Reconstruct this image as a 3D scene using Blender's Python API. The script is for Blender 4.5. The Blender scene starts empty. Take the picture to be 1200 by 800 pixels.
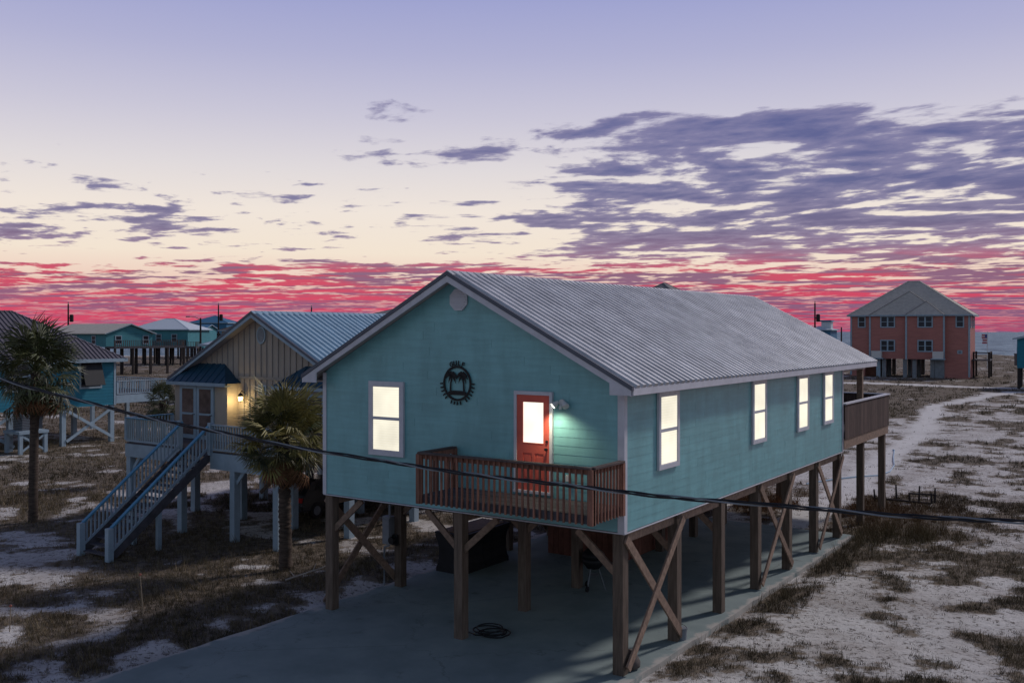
import bpy, math, random
import numpy as np
from mathutils import Vector, Matrix
random.seed(7); RNG = np.random.default_rng(11)
R = math.radians
scene = bpy.context.scene
COL = scene.collection

# ------------------------------------------------------------------ camera
CAM_H = 7.2
cam_data = bpy.data.cameras.new('camera')
cam_data.sensor_width = 36.0
cam_data.lens = 36.0 * 1119.4 / 1200.0
cam_data.shift_y = -0.010
cam_data.clip_end = 20000
cam = bpy.data.objects.new('camera', cam_data); COL.objects.link(cam)
cam.location = (0, 0, CAM_H); cam.rotation_euler = (R(90), 0, 0)
scene.camera = cam

# ------------------------------------------------------------------ view
scene.view_settings.view_transform = 'Standard'
scene.view_settings.look = 'None'
scene.view_settings.exposure = 0.0
scene.view_settings.gamma = 1.0
scene.render.engine = 'CYCLES'

def s2l(c):
    return c / 12.92 if c <= 0.04045 else ((c + 0.055) / 1.055) ** 2.4
def rgb(r, g, b):
    return (s2l(r / 255), s2l(g / 255), s2l(b / 255), 1)

# ------------------------------------------------------------------ node helper
class NT:
    def __init__(s, nt): s.nt = nt; s.n = nt.nodes; s.l = nt.links
    def node(s, t, **kw):
        n = s.n.new(t)
        for k, v in kw.items(): setattr(n, k, v)
        return n
    def put(s, sock, v):
        if v is None: return
        if isinstance(v, bpy.types.NodeSocket): s.l.new(v, sock)
        else: sock.default_value = v
    def m(s, op, a, b=None, c=None, clamp=False):
        n = s.node('ShaderNodeMath', operation=op, use_clamp=clamp)
        s.put(n.inputs[0], a); s.put(n.inputs[1], b); s.put(n.inputs[2], c)
        return n.outputs[0]
    def step(s, v, a, b, lo=0.0, hi=1.0):
        n = s.node('ShaderNodeMapRange', interpolation_type='SMOOTHSTEP')
        s.put(n.inputs[0], v); s.put(n.inputs[1], a); s.put(n.inputs[2], b); s.put(n.inputs[3], lo); s.put(n.inputs[4], hi)
        return n.outputs[0]
    def ramp(s, v, stops, interp='LINEAR'):
        n = s.node('ShaderNodeValToRGB'); n.color_ramp.interpolation = interp
        e = n.color_ramp.elements
        while len(e) > 1: e.remove(e[-1])
        e[0].position = stops[0][0]; e[0].color = stops[0][1]
        for p, c in stops[1:]:
            x = e.new(p); x.color = c
        s.put(n.inputs[0], v)
        return n.outputs[0]
    def mix(s, f, a, b, blend='MIX'):
        n = s.node('ShaderNodeMix', data_type='RGBA', blend_type=blend)
        s.put(n.inputs[0], f); s.put(n.inputs[6], a); s.put(n.inputs[7], b)
        return n.outputs[2]
    def noise(s, vec, scale, detail=4, rough=0.5, dist=0.0):
        n = s.node('ShaderNodeTexNoise')
        if vec is not None: s.put(n.inputs['Vector'], vec)
        n.inputs['Scale'].default_value = scale; n.inputs['Detail'].default_value = detail
        n.inputs['Roughness'].default_value = rough; n.inputs['Distortion'].default_value = dist
        return n.outputs[0]
    def comb(s, x, y, z=0.0):
        n = s.node('ShaderNodeCombineXYZ'); s.put(n.inputs[0], x); s.put(n.inputs[1], y); s.put(n.inputs[2], z)
        return n.outputs[0]

# ------------------------------------------------------------------ sky: dusk gradient and a perspective layer of altocumulus
world = bpy.data.worlds.new('World'); scene.world = world; world.use_nodes = True
w = NT(world.node_tree); w.n.clear()
tc = w.node('ShaderNodeTexCoord')
sep = w.node('ShaderNodeSeparateXYZ'); w.l.new(tc.outputs['Generated'], sep.inputs[0])
X, Y, Z = sep.outputs
el = w.m('MULTIPLY', w.m('ARCSINE', Z), 180 / math.pi)          # degrees above the horizon
az = w.m('MULTIPLY', w.m('ARCTAN2', X, Y), 180 / math.pi)       # degrees right of the view axis
t = w.m('DIVIDE', el, 90.0, clamp=True)
D = 90.0
west = w.ramp(t, [(0, rgb(186, 112, 130)), (1.3 / D, rgb(206, 138, 146)), (3 / D, rgb(238, 206, 190)), (4.6 / D, rgb(243, 228, 210)),
                  (7 / D, rgb(240, 229, 219)), (9.5 / D, rgb(224, 218, 220)), (12.5 / D, rgb(202, 199, 216)), (16 / D, rgb(177, 178, 211)), (20 / D, rgb(153, 159, 207)),
                  (32 / D, rgb(94, 101, 150)), (55 / D, rgb(60, 66, 106)), (90 / D, rgb(46, 52, 88))])
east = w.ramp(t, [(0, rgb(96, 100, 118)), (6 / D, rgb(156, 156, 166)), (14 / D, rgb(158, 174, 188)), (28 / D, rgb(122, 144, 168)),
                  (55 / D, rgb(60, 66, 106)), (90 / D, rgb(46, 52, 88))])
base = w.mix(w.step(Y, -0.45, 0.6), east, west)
# cloud layer: directions projected on a flat layer overhead
den = w.m('ADD', w.m('MAXIMUM', Z, 0.0), 0.034)
u = w.m('DIVIDE', X, den); v = w.m('DIVIDE', Y, den)
uu = w.m('ADD', u, w.m('MULTIPLY', v, 0.16)); 
warp = w.noise(w.comb(uu, v, 3.0), 0.5, 3)
uu = w.m('ADD', uu, w.m('MULTIPLY', warp, 0.9))
n1h = w.noise(w.comb(w.m('MULTIPLY', uu, 0.80), w.m('MULTIPLY', v, 0.86), 0.0), 2.2, 3, 0.5)
n1f = w.noise(w.comb(w.m('MULTIPLY', uu, 0.85), w.m('MULTIPLY', v, 0.72), 4.0), 5.6, 6, 0.58)
n1l = w.noise(w.comb(uu, v, 21.0), 0.8, 2, 0.5)
n1 = w.m('ADD', w.m('ADD', w.m('MULTIPLY', n1h, 0.46), w.m('MULTIPLY', n1f, 0.40)), w.m('MULTIPLY', n1l, 0.14))
n2 = w.noise(w.comb(uu, v, 9.0), 0.28, 3, 0.5)
n3 = w.noise(w.comb(w.m('MULTIPLY', uu, 0.5), v, 5.0), 1.1, 5, 0.6)
azb = w.m('ADD', az, w.m('MULTIPLY', w.m('SUBTRACT', n2, 0.5), 12.0))
elb = w.m('ADD', el, w.m('MULTIPLY', w.m('SUBTRACT', n2, 0.5), 4.0))
def mul(*a):
    r = a[0]
    for b in a[1:]: r = w.m('MULTIPLY', r, b)
    return r
# broad sheet filling the north-west, fading out to the left
c_right = mul(w.step(azb, -6.0, 6.0), w.step(elb, 2.6, 4.6), w.step(elb, 13.6, 11.4), 1.06)
c_mid = mul(w.step(azb, -16.0, -9.0), w.step(azb, 4.0, -4.0), w.step(elb, 8.3, 9.6), w.step(elb, 14.6, 12.4), 0.66)
c_left = mul(w.step(azb, -17.0, -20.5), w.step(elb, 4.0, 5.0), w.step(elb, 8.2, 6.6), 0.84)
c_wisp = mul(w.step(elb, 4.0, 5.0), w.step(elb, 11.0, 7.5), 0.56)
c_low = mul(w.step(elb, 4.6, 3.0), 1.08)
cov = w.m('MAXIMUM', w.m('MAXIMUM', c_right, c_mid), w.m('MAXIMUM', w.m('MAXIMUM', c_left, c_wisp), c_low))
front = w.step(Y, -0.2, 0.25)
cov = w.m('MULTIPLY', cov, front)
th = w.m('SUBTRACT', 0.655, w.m('MULTIPLY', cov, 0.19))
dens = w.step(w.m('SUBTRACT', n1, th), -0.024, 0.046)
dens = w.m('MULTIPLY', dens, w.step(cov, 0.02, 0.25))
rosy = w.step(el, 4.9, 3.3)
c_high = w.ramp(w.m('DIVIDE', el, 20.0, clamp=True), [(0.0, rgb(150, 84, 118)), (0.22, rgb(132, 94, 128)), (0.30, rgb(98, 90, 132)), (0.42, rgb(80, 86, 138)), (1, rgb(78, 90, 148))])
c_rose = w.mix(w.step(n3, 0.42, 0.60), rgb(116, 82, 114), rgb(204, 60, 94))
lefty = w.step(az, 9.0, -14.0)
c_rose = w.mix(mul(lefty, w.step(el, 3.4, 1.2), 0.75), c_rose, rgb(214, 70, 100))
c_rose = w.mix(w.m('MULTIPLY', w.step(n3, 0.53, 0.42), 0.85), c_rose, rgb(134, 90, 124))
edge = w.step(w.m('SUBTRACT', n1, th), 0.16, 0.0)
c_hi2 = w.mix(w.m('MULTIPLY', edge, 0.40), c_high, rgb(176, 164, 190))
ccol = w.mix(rosy, c_hi2, c_rose)
sky = w.mix(w.m('MULTIPLY', dens, 0.93), base, ccol)
sky = w.mix(w.step(el, -0.3, 0.0), rgb(70, 80, 95), sky)
bg = w.node('ShaderNodeBackground'); w.l.new(sky, bg.inputs[0]); bg.inputs[1].default_value = 1.0
out = w.node('ShaderNodeOutputWorld'); w.l.new(bg.outputs[0], out.inputs[0])

# ------------------------------------------------------------------ sun: low and weak, from behind right
SUN = Vector((0.83 * math.cos(R(38)), 0.558 * math.cos(R(38)), math.sin(R(38))))
sl = bpy.data.lights.new('sun', 'SUN'); sl.energy = 1.85; sl.angle = R(6); sl.color = (1.0, 0.93, 0.90)
so = bpy.data.objects.new('sun', sl); COL.objects.link(so); so.location = (60, 60, 60)
so.rotation_euler = SUN.to_track_quat('Z', 'Y').to_euler()

# ------------------------------------------------------------------ materials
MATS = {}
def mat(name, col, rough=0.7, var=0.15, scale=3.0, stretch=(1, 1, 1), metal=0.0, bump=0.0, bscale=40.0, rand=0.0, emit=None, estr=0.0, col2=None, spec=0.3, grime=0.0, gscale=0.35, blind=False):
    if name in MATS: return MATS[name]
    m = bpy.data.materials.new(name); m.use_nodes = True
    k = NT(m.node_tree); b = k.n['Principled BSDF']
    c = (*col[:3], 1)
    tcn = k.node('ShaderNodeTexCoord'); mp = k.node('ShaderNodeMapping'); k.l.new(tcn.outputs['Object'], mp.inputs[0])
    mp.inputs['Scale'].default_value = stretch
    oi = k.node('ShaderNodeObjectInfo')
    off = k.node('ShaderNodeVectorMath', operation='ADD'); k.l.new(mp.outputs[0], off.inputs[0])
    k.l.new(k.m('MULTIPLY', oi.outputs['Random'], 37.0), off.inputs[1])
    vec = off.outputs[0]
    n = k.noise(vec, scale, 6, 0.6)
    f = k.step(n, 0.25, 0.75)
    d = tuple(x * (1 - var) for x in c[:3]) + (1,)
    l = tuple(min(1, x * (1 + var)) for x in c[:3]) + (1,)
    if col2: d = (*col2[:3], 1)
    colr = k.mix(f, d, l)
    if grime:
        geo = k.node('ShaderNodeNewGeometry'); mg = k.node('ShaderNodeMapping'); k.l.new(geo.outputs['Position'], mg.inputs[0]); mg.inputs['Scale'].default_value = (1.6, 1.6, 0.55)
        gr = k.m('ADD', 1 - grime, k.m('MULTIPLY', k.step(k.noise(mg.outputs[0], gscale * 3, 8, 0.65), 0.32, 0.66), grime * 1.25))
        colr = k.mix(1.0, colr, k.comb(gr, gr, gr), 'MULTIPLY')
    if rand:
        g = k.m('ADD', 1 - rand, k.m('MULTIPLY', oi.outputs['Random'], 2 * rand))
        colr = k.mix(1.0, colr, k.comb(g, g, g), 'MULTIPLY')
    k.l.new(colr, b.inputs['Base Color'])
    b.inputs['Roughness'].default_value = rough; b.inputs['Metallic'].default_value = metal
    b.inputs['Specular IOR Level'].default_value = spec
    if bump:
        bn = k.node('ShaderNodeBump'); bn.inputs['Strength'].default_value = bump; bn.inputs['Distance'].default_value = 0.02
        k.l.new(k.noise(vec, bscale, 5, 0.6), bn.inputs['Height']); k.l.new(bn.outputs[0], b.inputs['Normal'])
    if emit:
        b.inputs['Emission Color'].default_value = (*emit[:3], 1)
        e2 = k.m('MULTIPLY', k.m('ADD', 0.62, k.m('MULTIPLY', k.noise(vec, 1.3, 3), 0.70)), estr)
        if blind:
            sp = k.node('ShaderNodeSeparateXYZ'); k.l.new(tcn.outputs['Object'], sp.inputs[0])
            sl_ = k.m('PINGPONG', k.m('MULTIPLY', sp.outputs[2], 1.0), 0.03); e2 = k.m('MULTIPLY', e2, k.step(sl_, 0.0, 0.012, 0.80, 1.0))
        k.l.new(e2, b.inputs['Emission Strength'])
    MATS[name] = m
    return m
M_teal = mat('teal_siding', (0.185, 0.43, 0.465), 0.40, 0.08, 1.2, (1, 1, 9), rand=0.035, bump=0.10, bscale=25, spec=0.7, grime=0.16)
M_trim = mat('lavender_white_trim', (0.56, 0.56, 0.62), 0.55, 0.08, 4, rand=0.04)
M_roofm = mat('galvanised_roof', (0.58, 0.58, 0.585), 0.42, 0.10, 1.2, (1, 1, 1), metal=0.35, rand=0.07, grime=0.22)
M_roofedge = mat('dark_roof_edge', (0.10, 0.11, 0.14), 0.5, 0.1)
M_soffit = mat('soffit', (0.44, 0.40, 0.40), 0.7, 0.06)
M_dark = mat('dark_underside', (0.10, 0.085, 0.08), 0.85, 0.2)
M_pile = mat('weathered_piling', (0.128, 0.096, 0.076), 0.85, 0.35, 2.5, (6, 6, 0.6), bump=0.4, bscale=12, rand=0.15)
M_brace = mat('brace_timber', (0.24, 0.165, 0.125), 0.85, 0.3, 3.0, (3, 3, 3), bump=0.3, rand=0.18)
M_rail = mat('stained_rail', (0.21, 0.10, 0.072), 0.7, 0.3, 3.0, (4, 4, 1), rand=0.2, bump=0.2)
M_railcap = mat('rail_cap', (0.085, 0.062, 0.06), 0.75, 0.25, 3)
M_deck = mat('dark_deck_board', (0.075, 0.072, 0.085), 0.8, 0.3, 3, rand=0.2)
M_red = mat('coral_door', (0.60, 0.115, 0.085), 0.45, 0.08, 3)
M_black = mat('black_metal', (0.012, 0.013, 0.016), 0.5, 0.2)
M_lit = mat('lit_pane', (0.6, 0.55, 0.42), 0.25, 0.05, emit=(1.0, 0.93, 0.74), estr=0.93, blind=True)
M_litdoor = mat('lit_door_pane', (0.6, 0.58, 0.5), 0.25, 0.03, emit=(1.0, 0.93, 0.80), estr=1.05)
M_fence = mat('privacy_board', (0.085, 0.055, 0.048), 0.85, 0.3, 3, (3, 3, 0.6), rand=0.25)
M_shed = mat('storage_board', (0.16, 0.065, 0.045), 0.8, 0.25, 3, rand=0.15)
M_plastic = mat('white_plastic', (0.6, 0.6, 0.6), 0.4, 0.05)
M_grey = mat('grey_metal_box', (0.20, 0.22, 0.25), 0.5, 0.15)
M_beige = mat('beige_board', (0.38, 0.325, 0.28), 0.75, 0.08, 2, (1, 1, 0.4), rand=0.05)
M_batten = mat('batten', (0.27, 0.25, 0.24), 0.75, 0.08)
M_blueroof = mat('blue_grey_roof', (0.33, 0.47, 0.57), 0.45, 0.1, 1.2, metal=0.25, rand=0.05)
M_awning = mat('navy_awning', (0.014, 0.055, 0.095), 0.5, 0.15, rand=0.08)
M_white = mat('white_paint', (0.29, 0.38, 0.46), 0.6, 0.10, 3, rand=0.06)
M_bluerail = mat('blue_handrail', (0.09, 0.27, 0.42), 0.5, 0.12)
M_glass = mat('dark_glass', (0.02, 0.025, 0.035), 0.08, 0.1, spec=0.6)
M_curtain = mat('brown_glass', (0.13, 0.09, 0.085), 0.12, 0.35, 2.5, spec=0.6)
M_bluewall = mat('blue_wall', (0.015, 0.165, 0.25), 0.6, 0.1, 1.5, (1, 1, 6), rand=0.03)
M_tealfar = mat('teal_far_wall', (0.055, 0.215, 0.26), 0.7, 0.1, 1, rand=0.03)
M_bluefar = mat('blue_far_wall', (0.045, 0.15, 0.27), 0.7, 0.1, 1)
M_greyroof = mat('grey_shingle', (0.20, 0.195, 0.20), 0.85, 0.2, 4, rand=0.06)
M_mauveroof = mat('mauve_metal_roof', (0.17, 0.155, 0.18), 0.5, 0.1, 2, metal=0.3, rand=0.06)
M_whiteroof = mat('pale_roof', (0.52, 0.58, 0.64), 0.5, 0.06)
M_brownroof = mat('brown_shingle', (0.12, 0.095, 0.085), 0.85, 0.2, 4)
M_pink = mat('salmon_wall', (0.40, 0.165, 0.145), 0.75, 0.10, 0.8, (1, 1, 4), rand=0.03)
M_pinkroof = mat('taupe_shingle', (0.50, 0.46, 0.40), 0.85, 0.12, 2, rand=0.04)
M_concrete = mat('concrete', (0.165, 0.205, 0.21), 0.85, 0.28, 0.5, bump=0.15, bscale=30)
M_concrete = bpy.data.materials.new('stained_concrete'); M_concrete.use_nodes = True
k = NT(M_concrete.node_tree); b = k.n['Principled BSDF']; tk = k.node('ShaderNodeTexCoord'); P0 = tk.outputs['Object']; sx_ = k.node('ShaderNodeSeparateXYZ'); k.l.new(P0, sx_.inputs[0])
cc = k.mix(k.step(k.noise(P0, 0.55, 8, 0.62), 0.3, 0.7), (0.155, 0.20, 0.20, 1), (0.225, 0.275, 0.27, 1))
cc = k.mix(k.step(k.noise(P0, 1.3, 5, 0.6), 0.60, 0.74, 0, 0.55), cc, (0.07, 0.08, 0.08, 1))
vo = k.node('ShaderNodeTexVoronoi', feature='DISTANCE_TO_EDGE'); vo.inputs['Scale'].default_value = 0.22
wv_ = k.node('ShaderNodeVectorMath', operation='ADD'); k.l.new(P0, wv_.inputs[0]); k.l.new(k.m('MULTIPLY', k.noise(P0, 1.2, 6, 0.6), 1.4), wv_.inputs[1]); k.l.new(wv_.outputs[0], vo.inputs['Vector'])
cc = k.mix(k.step(vo.outputs['Distance'], 0.005, 0.001, 0, 0.35), cc, (0.05, 0.055, 0.055, 1))
edge_ = k.m('SUBTRACT', k.m('ABSOLUTE', k.m('ADD', sx_.outputs[0], 4.355)), 4.595)
drift = k.step(k.m('ADD', edge_, k.m('MULTIPLY', k.noise(P0, 1.1, 7, 0.65), 1.1)), 0.38, 0.56, 0, 0.85)
cc = k.mix(drift, cc, (0.42, 0.385, 0.35, 1))
k.l.new(cc, b.inputs['Base Color']); b.inputs['Roughness'].default_value = 0.9
bn = k.node('ShaderNodeBump'); bn.inputs['Strength'].default_value = 0.2; bn.inputs['Distance'].default_value = 0.02; k.l.new(k.noise(P0, 30, 5, 0.6), bn.inputs['Height']); k.l.new(bn.outputs[0], b.inputs['Normal'])
M_trunk = mat('palm_trunk', (0.075, 0.055, 0.045), 0.95, 0.5, 4, (1, 1, 5), bump=0.8, bscale=10)
M_frond = mat('palm_frond', (0.062, 0.070, 0.025), 0.5, 0.5, 2, rand=0.45, spec=0.45)
M_gold = mat('olive_gold_frond', (0.22, 0.19, 0.060), 0.5, 0.5, 2, rand=0.45, spec=0.45)
M_dead = mat('dead_frond', (0.20, 0.10, 0.05), 0.8, 0.35, 3, rand=0.4)
M_pole = mat('pole_wood', (0.035, 0.028, 0.028), 0.9, 0.3)
M_cable = mat('cable_black', (0.02, 0.02, 0.024), 0.5, 0.3)
M_flame = mat('lamp_glow', (0.8, 0.6, 0.2), 0.4, 0.05, emit=(1.0, 0.72, 0.25), estr=5.0)
M_flood = mat('flood_glow', (0.8, 0.8, 0.7), 0.4, 0.05, emit=(1.0, 0.97, 0.80), estr=8.0)

# ------------------------------------------------------------------ mesh helpers
class MB:
    def __init__(s): s.v = []; s.f = []; s.smooth = False
    def add(s, vs, fs):
        o = len(s.v); s.v += [tuple(p) for p in vs]; s.f += [tuple(i + o for i in f) for f in fs]; return s
    def box(s, x0, x1, y0, y1, z0, z1):
        return s.add([(x0, y0, z0), (x1, y0, z0), (x1, y1, z0), (x0, y1, z0), (x0, y0, z1), (x1, y0, z1), (x1, y1, z1), (x0, y1, z1)],
                     [(0, 3, 2, 1), (4, 5, 6, 7), (0, 1, 5, 4), (1, 2, 6, 5), (2, 3, 7, 6), (3, 0, 4, 7)])
    def beam(s, p, q, a, b, up=(0, 0, 1)):
        """bar from p to q: a wide across 'side', b deep along 'up'"""
        p = Vector(p); q = Vector(q); d = (q - p).normalized(); up = Vector(up)
        side = d.cross(up)
        if side.length < 1e-4: side = d.cross(Vector((0, 1, 0)))
        side.normalize(); up2 = side.cross(d).normalized()
        A = side * a / 2; B = up2 * b / 2
        vs = [p - A - B, p + A - B, p + A + B, p - A + B, q - A - B, q + A - B, q + A + B, q - A + B]
        return s.add(vs, [(0, 1, 2, 3), (7, 6, 5, 4), (0, 4, 5, 1), (1, 5, 6, 2), (2, 6, 7, 3), (3, 7, 4, 0)])
    def prism(s, poly, a0, a1, axis='y'):
        """polygon of (p, z) or (x, y) extruded along an axis"""
        n = len(poly)
        def pt(p, a):
            return {'y': (p[0], a, p[1]), 'x': (a, p[0], p[1]), 'z': (p[0], p[1], a)}[axis]
        vs = [pt(p, a0) for p in poly] + [pt(p, a1) for p in poly]
        fs = [tuple(range(n)), tuple(range(2 * n - 1, n - 1, -1))] + [(i, i + n, (i + 1) % n + n, (i + 1) % n) for i in range(n)]
        return s.add(vs, fs)
    def tube(s, pts, r, seg=8, cap=True):
        pts = [Vector(p) for p in pts]; n = len(pts); rs = r if isinstance(r, (list, tuple)) else [r] * n
        o = len(s.v); prev = None
        for i, p in enumerate(pts):
            d = (pts[min(i + 1, n - 1)] - pts[max(i - 1, 0)]).normalized()
            a = d.cross(Vector((0, 0, 1)))
            if a.length < 1e-3: a = Vector((1, 0, 0))
            a.normalize(); b = d.cross(a).normalized()
            if prev is not None and a.dot(prev) < 0: a = -a; b = -b
            prev = a
            for k in range(seg):
                t = 2 * math.pi * k / seg
                s.v.append(tuple(p + (a * math.cos(t) + b * math.sin(t)) * rs[i]))
        for i in range(n - 1):
            for k in range(seg):
                k2 = (k + 1) % seg
                s.f.append((o + i * seg + k, o + i * seg + k2, o + (i + 1) * seg + k2, o + (i + 1) * seg + k))
        if cap:
            s.f.append(tuple(o + k for k in range(seg))[::-1]); s.f.append(tuple(o + (n - 1) * seg + k for k in range(seg)))
        return s
    def lathe(s, prof, cx=0, cy=0, seg=20):
        o = len(s.v); n = len(prof)
        for r, z in prof:
            for k in range(seg):
                t = 2 * math.pi * k / seg; s.v.append((cx + r * math.cos(t), cy + r * math.sin(t), z))
        for i in range(n - 1):
            for k in range(seg):
                k2 = (k + 1) % seg
                s.f.append((o + i * seg + k, o + i * seg + k2, o + (i + 1) * seg + k2, o + (i + 1) * seg + k))
        s.f.append(tuple(o + k for k in range(seg))[::-1]); s.f.append(tuple(o + (n - 1) * seg + k for k in range(seg)))
        return s
    def mesh(s, name, m):
        me = bpy.data.meshes.new(name); me.from_pydata(s.v, [], s.f); me.materials.append(m)
        if s.smooth:
            for p in me.polygons: p.use_smooth = True
        me.update(); return me
def link(name, me, parent=None, loc=(0, 0, 0), rot=(0, 0, 0), scale=(1, 1, 1)):
    o = bpy.data.objects.new(name, me); COL.objects.link(o)
    o.parent = parent; o.location = loc; o.rotation_euler = rot; o.scale = scale
    return o
def obj(name, mb, m, parent=None, loc=(0, 0, 0), rot=(0, 0, 0)):
    return link(name, mb.mesh(name, m), parent, loc, rot)
def tag(o, label, cat=None, group=None, kind=None):
    if label: o['label'] = label
    if cat: o['category'] = cat
    if group: o['group'] = group
    if kind: o['kind'] = kind
    return o
def thing(name, label, cat, loc, rz=0.0, group=None):
    o = bpy.data.objects.new(name, None); COL.objects.link(o); o.empty_display_size = 0.3
    o.location = loc; o.rotation_euler = (0, 0, rz)
    return tag(o, label, cat, group)
BOX = {}
def boxmesh(sx, sy, sz, m):
    """a shared block centred on x and y, standing on z = 0"""
    k = (round(sx, 4), round(sy, 4), round(sz, 4), m.name)
    if k not in BOX: BOX[k] = MB().box(-sx / 2, sx / 2, -sy / 2, sy / 2, 0, sz).mesh('block', m)
    return BOX[k]

# the street's lots share one frame: x along the house fronts, y back from the street
YAW = 0.598
EX = Vector((math.cos(YAW), -math.sin(YAW), 0)); EY = Vector((math.sin(YAW), math.cos(YAW), 0)); ORG = Vector((2.318, 19.807, 0))
def lot(x, y, z=0.0): return ORG + EX * x + EY * y + Vector((0, 0, z))
def tolot(Xw, Yw):
    qx = Xw - ORG.x; qy = Yw - ORG.y
    return qx * EX.x + qy * EX.y, qx * EY.x + qy * EY.y
#@@STRUCT
# ------------------------------------------------------------------ ground
_tab = RNG.random((256, 256))
def vnoise(x, y, s, seed=0):
    x = np.asarray(x) / s + seed * 17.31; y = np.asarray(y) / s + seed * 9.77
    xi = np.floor(x).astype(int); yi = np.floor(y).astype(int); fx = x - xi; fy = y - yi
    fx = fx * fx * (3 - 2 * fx); fy = fy * fy * (3 - 2 * fy)
    g = lambda a, b: _tab[(xi + a) % 256, (yi + b) % 256]
    return (g(0, 0) * (1 - fx) + g(1, 0) * fx) * (1 - fy) + (g(0, 1) * (1 - fx) + g(1, 1) * fx) * fy
def fbm(x, y, s, n=4, seed=0):
    r = 0; a = 1; t = 0
    for i in range(n):
        r = r + a * vnoise(x * (0.8 + 0.2 * math.cos(i)) + y * 0.3, y - 0.25 * x, s / 2 ** i, seed + i); t += a; a *= 0.55
    return r / t
def sstep(x, a, b):
    t = np.clip((x - a) / (b - a), 0, 1); return t * t * (3 - 2 * t)
def pathdist(x, y, pts):
    d = np.full(np.shape(x), 1e9)
    for (ax, ay), (bx, by) in zip(pts[:-1], pts[1:]):
        vx, vy = bx - ax, by - ay
        t = np.clip(((x - ax) * vx + (y - ay) * vy) / (vx * vx + vy * vy), 0, 1)
        d = np.minimum(d, np.hypot(x - ax - t * vx, y - ay - t * vy))
    return d
PATH = [(10.5, 36), (14.5, 42), (17.2, 47), (20.5, 53), (24.5, 60), (29, 68), (34, 78), (41, 92.6), (50, 103), (60, 114)]
ROAD = [(-40, 158), (10, 146), (48, 134), (64.5, 120.3), (120, 96)]
def grass_cover(x, y):
    """0 bare sand .. 1 closed dry grass"""
    lx, ly = tolot(x, y)
    n = fbm(x, y, 3.6, 4, 1) * 0.40 + fbm(x, y, 1.15, 4, 5) * 0.60
    big = fbm(x, y, 22, 3, 9)
    far = sstep(y, 45, 110)
    thr = 0.545 + (big - 0.5) * 0.30 - 0.07 * far
    left = sstep(lx, -8.0, -9.5)
    thr = thr - 0.125 * left
    m = sstep(n, thr - 0.075, thr + 0.09)
    # thicker growth along the slab edge, around the rear deck and between the houses
    m = np.maximum(m, 0.95 * sstep(lx, 1.9, 0.8) * sstep(lx, 0.0, 0.4) * sstep(ly, -3, 2) * sstep(n, 0.36, 0.5))
    bush = np.exp(-(((x - 13.6) / 3.0) ** 2 + ((y - 33.8) / 1.7) ** 2))
    m = np.maximum(m, np.clip(bush * 1.5, 0, 1) * sstep(n, 0.30, 0.42))
    back = np.exp(-((lx + 3.5) / 6.0) ** 2 - ((ly - 22.5) / 3.2) ** 2)
    m = np.maximum(m, np.clip(back * 1.6, 0, 1) * sstep(n, 0.38, 0.5))
    # yard left of the driveway: grass bands, a bare sandy shoulder and a sandy patch at the stairs
    band = sstep(lx, -9.6, -10.8) * sstep(lx, -22, -18) * sstep(ly, -5, -1.0) * sstep(ly, 7, 4.0)
    m = np.maximum(m, band * sstep(n, 0.36, 0.47))
    m = m * (1 - 0.92 * sstep(lx, -10.6, -9.9) * sstep(lx, -8.6, -8.75) * sstep(ly, 3.0, 0.0) * sstep(n, 0.66, 0.54))
    patch = np.exp(-((lx + 20.2) / 3.1) ** 2 - ((ly + 2.3) / 1.9) ** 2)
    m = m * (1 - np.clip(1.8 * patch, 0, 1) * sstep(n, 0.66, 0.5))
    # trodden path and sand road
    m = m * sstep(pathdist(x, y, PATH) + (n - 0.5) * 2.4, 0.70, 1.5)
    m = m * sstep(pathdist(x, y, ROAD) + (n - 0.5) * 3.5, 1.5, 3.0)
    m = m * (1 - 0.8 * sstep(y, 255, 285))
    return np.clip(m, 0, 1)
def ground_z(x, y):
    lx, ly = tolot(x, y)
    z = -0.02 + (fbm(x, y, 7.0, 3, 21) - 0.5) * 0.22 + (fbm(x, y, 0.8, 2, 31) - 0.5) * 0.05
    inslab = sstep(lx, 1.0, 0.35) * sstep(lx, -9.9, -9.1) * sstep(ly, 17.6, 17.0)
    z = z * (1 - inslab) - 0.10 * inslab
    z = z + (fbm(x, y, 16.0, 3, 41) - 0.35) * 1.6 * np.exp(-((y - 262) / 20.0) ** 2) * sstep(x, 20, 60)
    z = z - 1.4 * sstep(y, 280, 320)
    return z
def lines(parts):
    r = []
    for a, b, s in parts: r += list(np.arange(a, b, s))
    return np.array(sorted(set(np.round(r, 3))))
gx = lines([(-2600, -400, 220), (-400, -120, 10), (-120, -45, 1.6), (-45, -26, 0.5), (-26, 26, 0.17), (26, 60, 0.5), (60, 140, 1.6), (140, 400, 8), (400, 2601, 220)])
gy = lines([(-220, 4, 16), (4, 14, 0.5), (14, 44, 0.17), (44, 80, 0.42), (80, 180, 1.2), (180, 340, 3.5)])
GX, GY = np.meshgrid(gx, gy)
GZ = ground_z(GX, GY); GM = grass_cover(GX, GY)
nx, ny = len(gx), len(gy)
def npmesh(name, verts, quads, m):
    me = bpy.data.meshes.new(name); k = quads.shape[1]
    me.vertices.add(len(verts)); me.vertices.foreach_set('co', verts.astype(np.float32).ravel())
    me.loops.add(quads.size); me.loops.foreach_set('vertex_index', quads.astype(np.int32).ravel())
    me.polygons.add(len(quads)); me.polygons.foreach_set('loop_start', np.arange(0, quads.size, k, dtype=np.int32))
    me.materials.append(m); me.update(calc_edges=True)
    return me
idx = np.arange(nx * ny).reshape(ny, nx)
Q = np.stack([idx[:-1, :-1], idx[:-1, 1:], idx[1:, 1:], idx[1:, :-1]], -1).reshape(-1, 4)

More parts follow.
